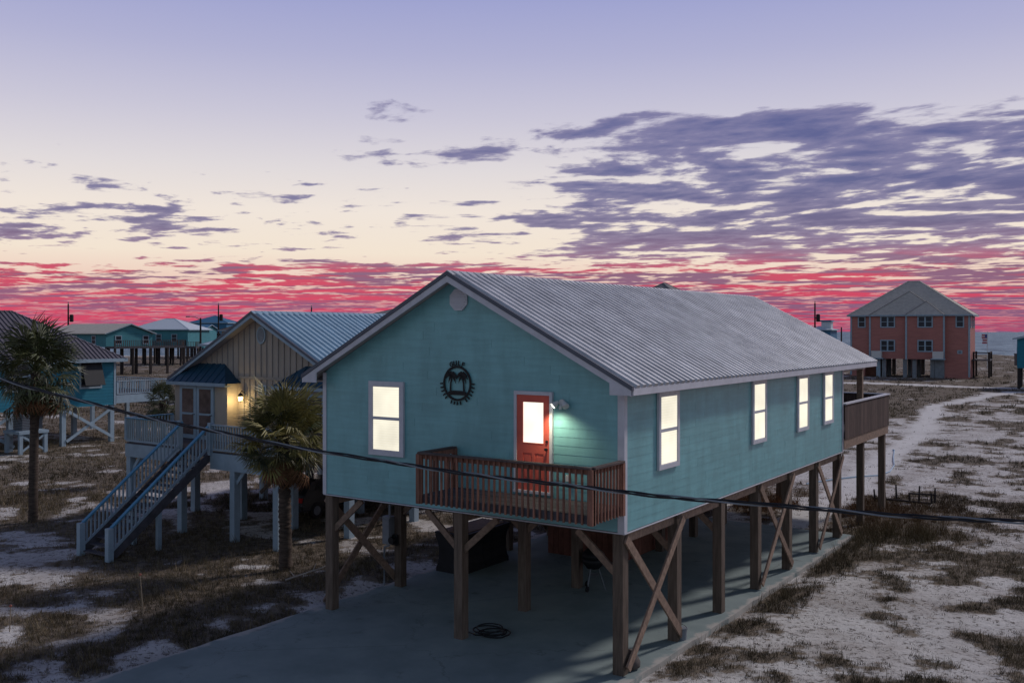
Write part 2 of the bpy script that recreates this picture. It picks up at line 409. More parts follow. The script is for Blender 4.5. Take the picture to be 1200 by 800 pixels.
gm = bpy.data.materials.new('sand_and_litter'); gm.use_nodes = True
k = NT(gm.node_tree); b = k.n['Principled BSDF']
at = k.node('ShaderNodeAttribute', attribute_name='cover'); tcg = k.node('ShaderNodeTexCoord'); P = tcg.outputs['Object']
fine = k.noise(P, 3.2, 8, 0.68); speck = k.noise(P, 6.5, 7, 0.74); mid = k.noise(P, 0.45, 5, 0.6)
sand = k.mix(k.step(mid, 0.3, 0.62), (0.40, 0.365, 0.34, 1), (0.60, 0.575, 0.555, 1))
sand = k.mix(k.step(speck, 0.52, 0.62, 0, 0.88), sand, (0.085, 0.068, 0.055, 1))
lit = k.mix(k.step(fine, 0.35, 0.65), (0.062, 0.047, 0.034, 1), (0.20, 0.155, 0.11, 1))
f = k.m('ADD', at.outputs['Fac'], k.m('MULTIPLY', k.m('SUBTRACT', fine, 0.5), 2.4))
pa = k.node('ShaderNodeAttribute', attribute_name='track')
sand = k.mix(k.m('MULTIPLY', pa.outputs['Fac'], 0.85), sand, (0.66, 0.64, 0.62, 1))
k.l.new(k.mix(k.step(f, 0.12, 0.72, 0, 0.92), sand, lit), b.inputs['Base Color'])
b.inputs['Roughness'].default_value = 0.95; b.inputs['Specular IOR Level'].default_value = 0.1
bn = k.node('ShaderNodeBump'); bn.inputs['Strength'].default_value = 0.9; bn.inputs['Distance'].default_value = 0.07
k.l.new(k.noise(P, 5.0, 8, 0.7), bn.inputs['Height']); k.l.new(bn.outputs[0], b.inputs['Normal'])
gme = npmesh('ground', np.stack([GX, GY, GZ], -1).reshape(-1, 3), Q, gm)
ga = gme.attributes.new('cover', 'FLOAT', 'POINT'); ga.data.foreach_set('value', GM.astype(np.float32).ravel())
pt_ = np.maximum(sstep(pathdist(GX, GY, PATH) + (vnoise(GX, GY, 1.7, 3) - .5) * .9, 1.15, .45), sstep(pathdist(GX, GY, ROAD) + (vnoise(GX, GY, 3.0, 3) - .5) * 1.5, 2.4, 1.2))
gp_ = gme.attributes.new('track', 'FLOAT', 'POINT'); gp_.data.foreach_set('value', pt_.astype(np.float32).ravel())
gme.polygons.foreach_set('use_smooth', np.ones(len(Q), bool))
tag(link('ground', gme), 'pale sand with patches of dry brown grass', kind='structure')

# sea
sm = bpy.data.materials.new('sea_water'); sm.use_nodes = True
k = NT(sm.node_tree); b = k.n['Principled BSDF']; tcs = k.node('ShaderNodeTexCoord')
mp = k.node('ShaderNodeMapping'); k.l.new(tcs.outputs['Object'], mp.inputs[0]); mp.inputs['Scale'].default_value = (0.5, 0.12, 1)
wv = k.noise(mp.outputs[0], 0.35, 8, 0.65)
k.l.new(k.mix(k.step(wv, 0.40, 0.66), (0.018, 0.075, 0.12, 1), (0.24, 0.36, 0.44, 1)), b.inputs['Base Color'])
b.inputs['Roughness'].default_value = 0.55
bn = k.node('ShaderNodeBump'); bn.inputs['Strength'].default_value = 1.0; bn.inputs['Distance'].default_value = 2.5
k.l.new(wv, bn.inputs['Height']); k.l.new(bn.outputs[0], b.inputs['Normal'])
mb = MB(); ys = [296, 330, 400, 600, 1200, 3000, 9000]; xs = [-9000, -3000, -1000, 0, 300, 1000, 3000, 9000]
mb.add([(x, y, -0.55) for y in ys for x in xs], [(j * len(xs) + i, j * len(xs) + i + 1, (j + 1) * len(xs) + i + 1, (j + 1) * len(xs) + i) for j in range(len(ys) - 1) for i in range(len(xs) - 1)])
tag(obj('sea', mb, sm), 'blue grey sea along the horizon', kind='structure')

# concrete slab and driveway, worn edges
mb = MB()
edgeL = [(-8.95 + random.uniform(-.03, .03), y) for y in np.linspace(-9.5, 16.9, 60)]
edgeR = [(0.24 + random.uniform(-.03, .03), y) for y in np.linspace(16.9, -0.6, 50)] + [(0.24, -9.5)]
mb.prism(edgeL + edgeR, -0.14, 0.03, 'z')
slab = obj('driveway', mb, M_concrete, None, lot(0, 0), (0, 0, -YAW))
tag(slab, 'dark concrete slab and driveway beneath the raised house', kind='structure')
#@@HOUSE
# ------------------------------------------------------------------ builders shared by the houses
def roof_panel_mesh(run, rise, width, ribs, m, h=0.068):
    """ribbed metal sheet: ridge at the origin, falls along +x, spans 0..width in y"""
    L = math.hypot(run, rise); nx_, nz_ = rise / L, run / L
    pit = width / ribs; prof = []
    for i in range(ribs):
        y = i * pit
        prof += [(y, 0), (y + pit * 0.30, 0), (y + pit * 0.44, h), (y + pit * 0.88, h)]
    prof.append((width, 0))
    mb = MB(); n = len(prof)
    for sx, sz in ((0, 0), (run, -rise)):
        for y, q in prof: mb.v.append((sx + nx_ * q, y, sz + nz_ * q))
    for sx, sz in ((0, 0), (run, -rise)):
        for y in (0, width): mb.v.append((sx - nx_ * 0.012, y, sz - nz_ * 0.012))
    for i in range(n - 1): mb.f.append((i, n + i, n + i + 1, i + 1))
    mb.f.append((2 * n, 2 * n + 1, 2 * n + 3, 2 * n + 2))
    mb.f.append(tuple(range(n, 2 * n)) + (2 * n + 3, 2 * n + 2))
    return mb.mesh('roof_panel', m)
def gable_roof(root, cx, half, y0, y1, ze, zp, m_panel, npan, ribs, m_edge, m_fascia, m_sof, fas=0.19, both=True):
    """ridge along y at x = cx; top surface from ze at cx +- half to zp"""
    rise = zp - ze; sl = rise / half; t = 0.06
    top = lambda d: zp - d * sl
    mb = MB()
    mb.prism([(cx - half, ze - t), (cx, zp - t), (cx + half, ze - t), (cx + half - 0.02, ze - 0.11), (cx, zp - 0.13), (cx - half + 0.02, ze - 0.11)], y0 + 0.03, y1 - 0.03)
    roof = obj('roof', mb, m_sof, root)
    pw = (y1 - y0) / npan
    me = roof_panel_mesh(half + 0.03, rise + 0.03 * sl, pw, ribs, m_panel)
    for i in range(npan):
        link('roof_panel', me, roof, (cx, y0 + i * pw, zp - 0.03))
        if both: link('roof_panel', me, roof, (cx, y0 + (i + 1) * pw, zp - 0.03), (0, 0, math.pi))
    mb = MB(); q = 0.16
    mb.prism([(cx - q, zp - q * sl + 0.02), (cx, zp + 0.035), (cx + q, zp - q * sl + 0.02), (cx + q, zp - q * sl + 0.005), (cx, zp + 0.015), (cx - q, zp - q * sl + 0.005)], y0 - 0.03, y1 + 0.03)
    obj('ridge_cap', mb, m_panel, roof)
    for sgn in (-1, 1):
        for yy, d in ((y0, -1), (y1, 1)):
            a, b2 = sorted((yy, yy + d * 0.035)); e, g = sorted((yy + d * -0.02, yy + d * 0.055))
            mb = MB(); mb.prism([(cx, zp - 0.09), (cx + sgn * half, ze - 0.09), (cx + sgn * half, ze - fas - 0.02), (cx, zp - fas - 0.05)], a, b2)
            obj('rake_board', mb, m_fascia, roof)
            mb = MB(); mb.prism([(cx, zp + 0.012), (cx + sgn * (half + 0.03), ze + 0.0), (cx + sgn * (half + 0.03), ze - 0.095), (cx, zp - 0.088)], e, g)
            obj('rake_flashing', mb, m_edge, roof)
        xo = cx + sgn * half
        mb = MB(); a, b2 = sorted((xo, xo + sgn * 0.03)); mb.box(a, b2, y0 + 0.002, y1 - 0.002, ze - fas, ze - 0.035)
        obj('fascia', mb, m_fascia, roof)
    return roof
def pork_chop(roof, cx, half, y, ze, zp, wall_in, fas, m):
    sl = (zp - ze) / half
    for sgn in (-1, 1):
        a = cx + sgn * half; b_ = cx + sgn * (half - wall_in)
        mb = MB(); mb.prism([(a, ze - 0.095), (a, ze - fas - 0.004), (b_, ze - fas - 0.004), (b_, ze - 0.095 + wall_in * sl)], y - 0.037, y - 0.0)
        obj('eave_return', mb, m, roof)
def window(root, loc, rz, W, Hh, m_frame, m_pane, tr=0.09, panes='sash', proud=0.05, name='window'):
    """hangs on a wall: x across, -y outward, sill at z = 0"""
    mb = MB(); p = -proud
    mb.box(-W / 2, -W / 2 + tr, p, 0, 0, Hh); mb.box(W / 2 - tr, W / 2, p, 0, 0, Hh)
    mb.box(-W / 2 + tr, W / 2 - tr, p, 0, Hh - tr, Hh); mb.box(-W / 2 + tr, W / 2 - tr, p, 0, 0, tr)
    if panes == 'pair': mb.box(-tr * .6, tr * .6, p + .004, 0, tr, Hh - tr)
    wn = obj(name, mb, m_frame, root, loc, (0, 0, rz))
    iw = W - 2 * tr; ih = Hh - 2 * tr
    spans = [(-iw / 2, iw / 2)] if panes != 'pair' else [(-iw / 2, -tr * .6), (tr * .6, iw / 2)]
    for a, b_ in spans:
        mb = MB(); mb.box(a, b_, p + 0.012, 0, tr + ih * .5 - .025, tr + ih * .5 + .025); obj('meeting_rail', mb, m_frame, wn)
        for z0, z1, off in ((tr, tr + ih * .5 - .025, .024), (tr + ih * .5 + .025, tr + ih, .019)):
            mb = MB(); mb.box(a + .018, b_ - .018, p + off, 0, z0 + .015, z1 - .01); obj('pane', mb, m_pane, wn)
            mb = MB(); mb.box(a, a + .018, p + off - .008, 0, z0, z1); mb.box(b_ - .018, b_, p + off - .008, 0, z0, z1)
            mb.box(a + .018, b_ - .018, p + off - .008, 0, z0, z0 + .015); mb.box(a + .018, b_ - .018, p + off - .008, 0, z1 - .01, z1)
            obj('sash', mb, m_frame, wn)
    return wn
def railing(root, a, b_, zf, zt, m_bal, m_cap, n, skirt=0.0, bal=0.038, out=None, capw=0.14, posts=True, m_post=None, bottom=False):
    """balusters between two floor points, from zf - skirt up to the cap at zt"""
    a = Vector((*a, 0)); b_ = Vector((*b_, 0)); d = b_ - a
    me = boxmesh(bal, bal, zt - zf + skirt - 0.04, m_bal); rz = math.atan2(d.y, d.x)
    for i in range(n):
        p = a + d * ((i + 0.5) / n)
        link('baluster', me, root, (p.x, p.y, zf - skirt), (0, 0, rz))
    mb = MB(); mb.beam((a.x, a.y, zt - 0.02), (b_.x, b_.y, zt - 0.02), capw, 0.04); obj('rail_cap', mb, m_cap, root)
    if bottom:
        mb = MB(); mb.beam((a.x, a.y, zf + 0.06), (b_.x, b_.y, zf + 0.06), 0.05, 0.07); obj('bottom_rail', mb, m_bal, root)
    if posts:
        me = boxmesh(0.10, 0.10, zt - zf + skirt - 0.045, m_post or m_bal)
        for p in (a, b_): link('rail_post', me, root, (p.x, p.y, zf - skirt), (0, 0, rz))

# ------------------------------------------------------------------ the teal house on pilings
house = thing('beach_house', 'teal stilt house with coral red front door and grey ribbed metal roof', 'house', lot(0, 0), -YAW)
WID, LEN, ZB, ZP, HALF, ZE = 8.68, 16.38, 3.02, 8.568, 4.724, 6.09
CX = -WID / 2; SL = (ZP - ZE) / HALF
roof = gable_roof(house, CX, HALF, -0.37, 19.5, ZE, ZP, M_roofm, 24, 3, M_roofedge, M_trim, M_soffit)
pork_chop(roof, CX, HALF, -0.37, ZE, ZP, 0.50, 0.19, M_trim)
zw = ZE - 0.14 + (HALF - WID / 2) * SL                    # underside of the roof at the wall line
mb = MB(); mb.prism([(-WID + .02, ZB + .02), (-.02, ZB + .02), (-.02, zw), (CX, zw + (WID / 2 - .02) * SL), (-WID + .02, zw)], 0.02, LEN - .02)
wall = obj('wall', mb, M_teal, house)
mb = MB(); mb.box(0.004, HALF - WID / 2 - 0.004, 0.0, 19.45, ZE - 0.2, ZE - 0.16); obj('soffit', mb, M_soffit, house)
mb = MB(); mb.box(-WID - (HALF - WID / 2) + .004, -WID - .004, 0.0, 19.45, ZE - 0.2, ZE - 0.16); obj('soffit', mb, M_soffit, house)
# porch ceiling and gable beyond the rear wall
mb = MB(); mb.box(-WID, 0, LEN, 19.4, ZE - 0.3, ZE - 0.2); obj('porch_beam', mb, M_soffit, house)
# lap siding, one board for each course
def lap(root, q, m, along):
    """one course cut into boards with butt joints; q is the closed wedge, 'along' the axis it runs on"""
    F_ = [(0, 1, 2, 3), (7, 6, 5, 4), (0, 4, 5, 1), (1, 5, 6, 2), (2, 6, 7, 3), (3, 7, 4, 0)]
    lo_, hi_ = min(p[along] for p in q), max(p[along] for p in q)
    cuts = [lo_]; c = lo_ + random.uniform(1.2, 4.2)
    while c < hi_ - .6: cuts.append(c); c += random.choice((3.05, 3.66, 4.2))
    cuts.append(hi_)
    for a, b_ in zip(cuts[:-1], cuts[1:]):
        a2 = a + (.0025 if a > lo_ else 0); b2 = b_ - (.0025 if b_ < hi_ else 0)
        mb = MB(); mb.v = [tuple(min(max(p[k_], a2), b2) if k_ == along else p[k_] for k_ in range(3)) for p in q]; mb.f = F_
        obj('siding_board', mb, m, root)
ex_ = 0.19; z = ZB
zpk = zw + (WID / 2) * SL
while z < zpk - 0.06:
    z1 = min(z + ex_, zpk - 0.01)
    def half_at(q): return WID / 2 if q <= zw else max(0.02, (zpk - q) / SL)
    h0, h1 = half_at(z), half_at(z1)
    lap(wall, [(CX - h0, -.008, z), (CX + h0, -.008, z), (CX + h0, .03, z), (CX - h0, .03, z),
               (CX - h1, -.002, z1 + .004), (CX + h1, -.002, z1 + .004), (CX + h1, .03, z1 + .004), (CX - h1, .03, z1 + .004)], M_teal, 0)
    if z < ZE - 0.24:
        zt_ = min(z1, ZE - 0.2)
        lap(wall, [(.007, .03, z), (.007, LEN, z), (-.03, LEN, z), (-.03, .03, z), (.002, .03, zt_ + .004), (.002, LEN, zt_ + .004), (-.03, LEN, zt_ + .004), (-.03, .03, zt_ + .004)], M_teal, 1)
    z = z1
for x0, x1, y0, y1 in ((-.13, .024, -.026, -.0165), (.0165, .026, -.0165, .11), (-WID - .024, -WID + .10, -.026, -.0165), (.0165, .026, LEN - .10, LEN + .02)):
    top_ = (zw - .02) if y1 <= 0 else ZE - .2
    obj('corner_trim', MB().box(x0, x1, y0, y1, ZB - .01, top_), M_trim, house)
obj('drip_trim', MB().box(-WID, 0.02, -.028, -.003, ZB - .035, ZB - .012), M_trim, house)
obj('drip_trim', MB().box(.003, .028, -.003, LEN, ZB - .035, ZB - .012), M_trim, house)
# floor frame on girders
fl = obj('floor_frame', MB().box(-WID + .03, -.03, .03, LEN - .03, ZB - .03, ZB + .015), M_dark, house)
for gxp in (-.18, CX, -WID + .18):
    obj('girder', MB().box(gxp - .08, gxp + .08, .06, LEN - .06, ZB - .27, ZB - .032), M_brace, house)
for i in range(14):
    yj = 0.6 + i * 1.16
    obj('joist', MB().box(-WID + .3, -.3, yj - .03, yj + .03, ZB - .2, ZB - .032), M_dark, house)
# pilings
rows = [0.14 + i * 2.68 for i in range(7)]; cols = (-.15, CX, -WID + .15)
pile_me = MB().box(-.12, .12, -.12, .12, 0.02, ZB - .035).mesh('piling', M_pile)
for yj in rows:
    for xj in cols: link('piling', pile_me, house, (xj, yj, 0), (0, 0, random.uniform(-.03, .03)))
def xbrace(x, ya, yb, off):
    for s, (z0, z1) in ((1, (0.18, 2.88)), (-1, (2.88, 0.18))):
        xx = x + off * (1 if s > 0 else 0.45)
        obj('cross_brace', MB().beam((xx, ya, z0), (xx, yb, z1), 0.19, 0.045, (1, 0, 0)), M_brace, house)
for i in (0, 3, 5): xbrace(cols[0] + .12, rows[i] - .05, rows[i + 1] + .05, .085)
for i in (0, 3): xbrace(cols[2] - .12, rows[i] - .05, rows[i + 1] + .05, -.085)
def knee(x, y, dx, dy, zj=2.08):
    px, py = x + dx * .12, y + dy * .12
    obj('knee_brace', MB().beam((px - dx * .06, py - dy * .06, zj), (px + dx * .92, py + dy * .92, ZB - .10), 0.06, 0.15, (0, 0, 1)), M_brace, house)
for yj in rows[:3]:
    for xj, ds in ((cols[0], (-1,)), (cols[1], (-1, 1)), (cols[2], (1,))):
        for d_ in ds: knee(xj, yj, d_, 0)
# gable vent: octagonal louvre
oc = lambda r: [(r * math.cos(R(22.5 + 45 * i)), r * math.sin(R(22.5 + 45 * i))) for i in range(8)]
mb = MB(); mb.prism(oc(.27), -.055, -.01); vent = obj('gable_vent', mb, M_trim, house, (CX + .06, 0, 7.93))
for i in range(7):
    zz = -.18 + i * .06; hw = math.sqrt(max(.01, .215 ** 2 - zz ** 2))
    obj('louvre', MB().beam((-hw, -.064, zz), (hw, -.064, zz), .03, .02), M_trim, vent)
# windows
window(house, (-6.505, -.016, 4.15), 0, 1.13, 1.82, M_trim, M_lit, tr=.125, proud=.06)
for yc in (2.08, 7.93, 11.80, 14.51):
    window(house, (.016, yc, 4.13), R(90), 1.08, 1.72, M_trim, M_lit, tr=.10, proud=.06)
# front door
DX, DZ = -2.20, 3.70
mb = MB(); mb.box(-.50, -.43, -.07, 0, 0, 2.18); mb.box(.43, .50, -.07, 0, 0, 2.18); mb.box(-.43, .43, -.07, 0, 2.10, 2.18); mb.box(-.50, .50, -.10, 0, -.06, 0)
door = obj('door', mb, M_trim, house, (DX, -.016, DZ))
mb = MB(); mb.box(-.43, -.27, -.045, -.006, 0, 2.10); mb.box(.27, .43, -.045, -.006, 0, 2.10)
mb.box(-.27, .27, -.045, -.006, 1.94, 2.10); mb.box(-.27, .27, -.045, -.006, .82, 1.05); mb.box(-.27, .27, -.045, -.006, 0, .22); mb.box(-.035, .035, -.045, -.006, .22, .82)
mb.box(-.27, .27, -.028, -.006, .22, .82); mb.box(-.23, -.075, -.037, -.028, .28, .76); mb.box(.075, .23, -.037, -.028, .28, .76)
tag(obj('door_leaf', mb, M_red, door), 'coral red door leaf')
obj('door_glass', MB().box(-.27, .27, -.030, -.006, 1.05, 1.94), M_litdoor, door)
mb = MB(); mb.box(-.29, .29, -.052, -.040, 1.94, 1.965); mb.box(-.29, .29, -.052, -.040, 1.025, 1.05); mb.box(-.29, -.268, -.052, -.040, 1.05, 1.94); mb.box(.268, .29, -.052, -.040, 1.05, 1.94)
obj('glass_bead', mb, M_red, door)
mb = MB().tube([(.36, -.045, .93), (.36, -.085, .93), (.36, -.10, .93), (.36, -.125, .93)], [.02, .02, .036, .028], 12); obj('door_knob', mb, M_black, door)
obj('deadbolt', MB().tube([(.36, -.045, 1.10), (.36, -.075, 1.10)], .028, 12), M_black, door)
obj('outlet_box', MB().box(-.05, .05, -.05, 0, 0, .13), M_plastic, house, (-1.32, -.016, 3.98))
# front balcony
balc = obj('balcony', MB().box(-4.33, -.05, -1.30, -.03, 3.40, 3.545), M_deck, house)
for i in range(9): obj('deck_board', MB().box(-4.36, -.02, -.175 - i * .142, -.04 - i * .142, 3.548, 3.58), M_deck, balc)
railing(balc, (-4.385, -1.345), (-.005, -1.345), 3.58, 4.53, M_rail, M_railcap, 31, skirt=.19)
railing(balc, (-4.385, -1.30), (-4.385, -.06), 3.58, 4.527, M_rail, M_railcap, 9, skirt=.19)
railing(balc, (-.005, -1.30), (-.005, -.06), 3.58, 4.527, M_rail, M_railcap, 9, skirt=.19)
obj('top_rail', MB().box(-4.36, -.03, -1.32, -1.285, 4.38, 4.485), M_rail, balc)
for xs_ in (-4.36, -.03): obj('top_rail', MB().box(xs_ - .018, xs_ + .018, -1.28, -.05, 4.38, 4.485), M_rail, balc)
# rear deck with a solid board wall
rd = obj('rear_deck', MB().box(-WID + .05, -.02, LEN + .03, 22.8, 3.30, 3.44), M_deck, house)
for i in range(40): obj('deck_board', MB().box(-WID + .05, -.02, LEN + .04 + i * .16, LEN + .185 + i * .16, 3.443, 3.48), M_deck, rd)
obj('rim_beam', MB().box(-.02, .05, LEN + .03, 22.85, 3.08, 3.44), M_brace, rd); obj('rim_beam', MB().box(-WID, -.02, 22.80, 22.86, 3.08, 3.44), M_brace, rd)
me = boxmesh(.028, .262, 1.22, M_fence)
for i in range(24): link('rail_board', me, rd, (.066, LEN + .17 + i * .268, 3.42))
me = boxmesh(.262, .028, 1.22, M_fence)
for i in range(32): link('rail_board', me, rd, (-.08 - i * .268, 22.875, 3.42))
obj('rail_cap', MB().box(-.06, .12, LEN + .03, 22.93, 4.64, 4.685), M_trim, rd); obj('rail_cap', MB().box(-WID, -.06, 22.80, 22.93, 4.64, 4.685), M_trim, rd)
for yj in (19.35, 22.65):
    for xj in cols: obj('piling', MB().box(-.12, .12, -.12, .12, -.2, 3.30), M_pile, house, (xj, yj, 0))
for xj in (cols[0], cols[2]): obj('porch_post', MB().box(-.10, .10, -.10, .10, 3.48, ZE - .3), M_brace, house, (xj, 19.3, 0))
# storage room under the floor
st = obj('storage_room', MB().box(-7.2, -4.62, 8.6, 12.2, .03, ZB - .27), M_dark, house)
me = boxmesh(.03, .19, ZB - .33, M_shed)
for i in range(18): link('wall_board', me, st, (-4.60, 8.70 + i * .20, .04))
me = boxmesh(.19, .03, ZB - .33, M_shed)
for i in range(13): link('wall_board', me, st, (-4.73 - i * .20, 8.58, .04))
#@@ITEMS
# ------------------------------------------------------------------ things on and under the teal house
# round metal emblem: ring, two palms on a ground bar, lettering round the rim
emb = thing('wall_emblem', 'round black metal emblem with two palm trees on the teal gable', 'wall emblem', lot(-4.32, -.03, 5.99), -YAW)
def arc(r, a0, a1, n, wd, y0=-.02, y1=.0):
    mb = MB(); vs = []
    for i in range(n + 1):
        a = R(a0 + (a1 - a0) * i / n); c, s_ = math.cos(a), math.sin(a)
        for rr in (r - wd / 2, r + wd / 2):
            for y in (y0, y1): vs.append((rr * c, y, rr * s_))
    fs = []
    for i in range(n):
        o = i * 4; p = o + 4
        fs += [(o, p, p + 2, o + 2), (o + 1, o + 3, p + 3, p + 1), (o, o + 1, p + 1, p), (o + 2, p + 2, p + 3, o + 3)]
    return mb.add(vs, fs)
obj('ring', arc(.385, 0, 360, 40, .05), M_black, emb)
obj('ground_bar', MB().prism([(-.27, -.27), (.27, -.27), (.25, -.19), (.1, -.17), (-.1, -.17), (-.25, -.19)], -.022, -.002), M_black, emb)
for sx in (-1, 1):
    tr_ = obj('palm_trunk', MB().prism([(sx * .22, -.18), (sx * .175, -.18), (sx * .17, .0), (sx * .13, .15), (sx * .165, .15), (sx * .205, .0)], -.02, -.004), M_black, emb)
    cxp, czp = sx * .15, .15
    for a in (175, 150, 120, 85, 55, 25, 2, -40, -140):
        L_ = .17 if a > -30 else .15
        p1 = (cxp + L_ * .55 * math.cos(R(a)), czp + L_ * .55 * math.sin(R(a)) + .03); p2 = (cxp + L_ * math.cos(R(a)), czp + L_ * math.sin(R(a)) - .06)
        d_ = Vector((p2[0] - cxp, p2[1] - czp)).orthogonal().normalized() * .028
        obj('palm_leaf', MB().prism([(cxp, czp - .015), (p1[0] - d_.x, p1[1] - d_.y), p2, (p1[0] + d_.x, p1[1] + d_.y), (cxp, czp + .015)], -.026 - .0001 * a, -.010), M_black, emb)
def letters(txt, r, a_mid, step, size):
    for i, ch in enumerate(txt):
        cu = bpy.data.curves.new('letter', 'FONT'); cu.body = ch; cu.size = size; cu.align_x = 'CENTER'; cu.align_y = 'CENTER'; cu.extrude = .008; cu.offset = .004
        
        a = a_mid + (i - (len(txt) - 1) / 2) * step
        tmp = bpy.data.objects.new('letter_outline', cu); me = bpy.data.meshes.new_from_object(tmp); me.materials.clear(); me.materials.append(M_black); bpy.data.objects.remove(tmp)
        o = link('letter', me, emb, (r * math.cos(R(a)), -.012, r * math.sin(R(a))))
        tilt = (a - 90) if step < 0 else (a + 90)
        o.rotation_euler = (Matrix.Rotation(-R(tilt), 3, 'Y') @ Matrix.Rotation(R(90), 3, 'X')).to_euler()
letters('GULF', .465, 90, -14, .15)
# worn lettering round the lower rim, too small to read
for i in range(17):
    a = 182 + i * 11.1
    if i in (5, 10): continue
    c, s_ = math.cos(R(a)), math.sin(R(a)); k1 = .425; k2 = .505
    mb = MB(); mb.beam((k1 * c, -.012, k1 * s_), (k2 * c, -.012, k2 * s_), .03, .016, (0, 1, 0))
    t_ = Vector((-s_, 0, c)) * (.022 if i % 2 else -.022); q = (k1 + (.02, .04, .065)[i % 3])
    mb.beam((q * c, -.012, q * s_), (q * c + t_.x, -.012, q * s_ + t_.z), .02, .016, (0, 1, 0))
    obj('rim_stroke', mb, M_black, emb)

# twin floodlight beside the door
fl = thing('wall_floodlight', 'small white twin floodlight lit beside the red door', 'wall light', lot(-1.47, -.016, 5.66), -YAW)
obj('base_plate', MB().tube([(0, 0, 0), (0, -.05, 0)], .075, 16), M_plastic, fl)
for sx, m_ in ((-1, M_flood), (1, M_plastic)):
    p = Vector((sx * .07, -.06, .02)); d_ = Vector((sx * .55, -.45, -.55)).normalized()
    hd = obj('lamp_head', MB().tube([p, p + d_ * .05, p + d_ * .11, p + d_ * .15], [.03, .05, .072, .075], 14), M_plastic, fl)
    obj('lens', MB().tube([p + d_ * .151, p + d_ * .158], [.066, .05], 14), m_, hd)
ld = bpy.data.lights.new('flood_beam', 'SPOT'); ld.energy = 62; ld.color = (1.0, .88, .58); ld.spot_size = R(128); ld.spot_blend = .9; ld.shadow_soft_size = .06
lo = bpy.data.objects.new('flood_beam', ld); COL.objects.link(lo); lo.parent = fl
lo.location = (-.15, -.36, -.10); lo.rotation_euler = Vector((-.12, -.16, 1.0)).to_track_quat('Z', 'Y').to_euler()
obj('motion_sensor', MB().tube([(.0, -.05, -.05), (.0, -.09, -.09), (.0, -.10, -.14)], [.025, .04, .03], 12), M_plastic, fl)

# meter box with conduit on the second left piling
mt = thing('meter_box', 'grey electric meter box with conduit on a left piling', 'meter box', lot(-8.80, rows[1] - .20, .0), -YAW)
obj('cabinet', MB().box(-.14, .14, -.10, .10, 1.22, 2.0), M_grey, mt)
obj('cabinet_door', MB().box(-.12, .12, -.125, -.102, 1.27, 1.95), M_grey, mt)
obj('conduit', MB().tube([(.02, .0, 1.22), (.02, 0, 1.17), (-.12, -.02, 1.13), (-.14, -.02, 1.0), (-.14, -.02, -.05)], .03, 8), M_grey, mt)
obj('upper_conduit', MB().tube([(.03, .02, 2.0), (.03, .02, 2.98)], .035, 8), M_grey, mt)
obj('meter_dial', MB().tube([(.20, .0, 1.35), (.20, -.14, 1.35)], .10, 14), M_black, mt); obj('mount_arm', MB().box(.10, .32, .0, .05, 1.2, 1.5), M_black, mt)

# dark outdoor bar with brown top
br = thing('outdoor_bar', 'black outdoor bar counter with brown top under the house', 'bar counter', lot(-8.25, 4.75, .03), -YAW)
M_bar = mat('black_vinyl', (.016, .016, .020), .55, .3); M_bartop = mat('brown_top', (.20, .115, .06), .6, .25)
prof = [(-.50, 0), (.50, 0), (.50, .12), (.44, .22), (.40, .42), (.40, .72), (.45, .92), (.53, 1.06), (.53, 1.12), (-.53, 1.12), (-.53, 1.06), (-.45, .92), (-.40, .72), (-.40, .42), (-.44, .22), (-.50, .12)]
obj('body', MB().prism(prof, 0, 2.3), M_bar, br)
obj('counter_top', MB().box(-.56, .56, -.05, 2.35, 1.122, 1.18), M_bar, br); obj('top_inlay', MB().box(-.42, .42, .1, 2.2, 1.181, 1.20), M_bartop, br)
for yy in (.0, 1.13, 2.28): obj('trim_post', MB().prism([(x * 1.03, z * .99) for x, z in prof], yy - .04, yy + .02), M_bar, br)

# garden hose coil by the middle front piling
hz = thing('hose_coil', 'black garden hose coiled beside the middle front piling', 'hose', lot(-3.95, .75, .03), -YAW)
pts = []
for i in range(150):
    a = i / 150 * 2 * math.pi * 4.0; r = .34 + .05 * math.sin(i * .21) ; pts.append((r * math.cos(a) + .10 * math.sin(a * .25), r * math.sin(a) + .16 * (i / 150), .03 + .012 * (i // 36) + .02 * (i / 150)))
h_ = MB().tube(pts, .016, 6); h_.smooth = True; obj('coil', h_, M_black, hz)
pts = [(.27, .0, .03), (-.2, -.3, .02), (-.5, -.2, .02), (-.62, -.05, .4), (-.60, -.1, .55)]
obj('tail', MB().tube(pts, .016, 6), M_black, hz)
# kettle grill
kg = thing('kettle_grill', 'black kettle grill standing beneath the house beside a piling', 'grill', lot(-3.85, 5.55, .03), -YAW)
g_ = MB().lathe([(.02, .55), (.18, .60), (.30, .74), (.33, .88)], seg=20); g_.smooth = True; obj('bowl', g_, M_black, kg)
g_ = MB().lathe([(.335, .882), (.31, 1.0), (.20, 1.12), (.03, 1.17)], seg=20); g_.smooth = True; ld_ = obj('lid', g_, M_black, kg)
obj('lid_handle', MB().tube([(-.07, 0, 1.15), (-.06, 0, 1.22), (.06, 0, 1.22), (.07, 0, 1.15)], .012, 6), M_black, ld_)
for a in (30, 150, 270): obj('leg', MB().tube([(.14 * math.cos(R(a)), .14 * math.sin(R(a)), .62), (.34 * math.cos(R(a)), .34 * math.sin(R(a)), 0)], .013, 6), M_grey, kg)
for a in (150, 270):
    obj('wheel', MB().tube([(.34 * math.cos(R(a)) - .02, .34 * math.sin(R(a)), .08), (.34 * math.cos(R(a)) + .02, .34 * math.sin(R(a)), .08)], .08, 14), M_black, kg)
obj('ash_pan', MB().lathe([(.13, .40), (.17, .42)], seg=16), M_grey, kg)
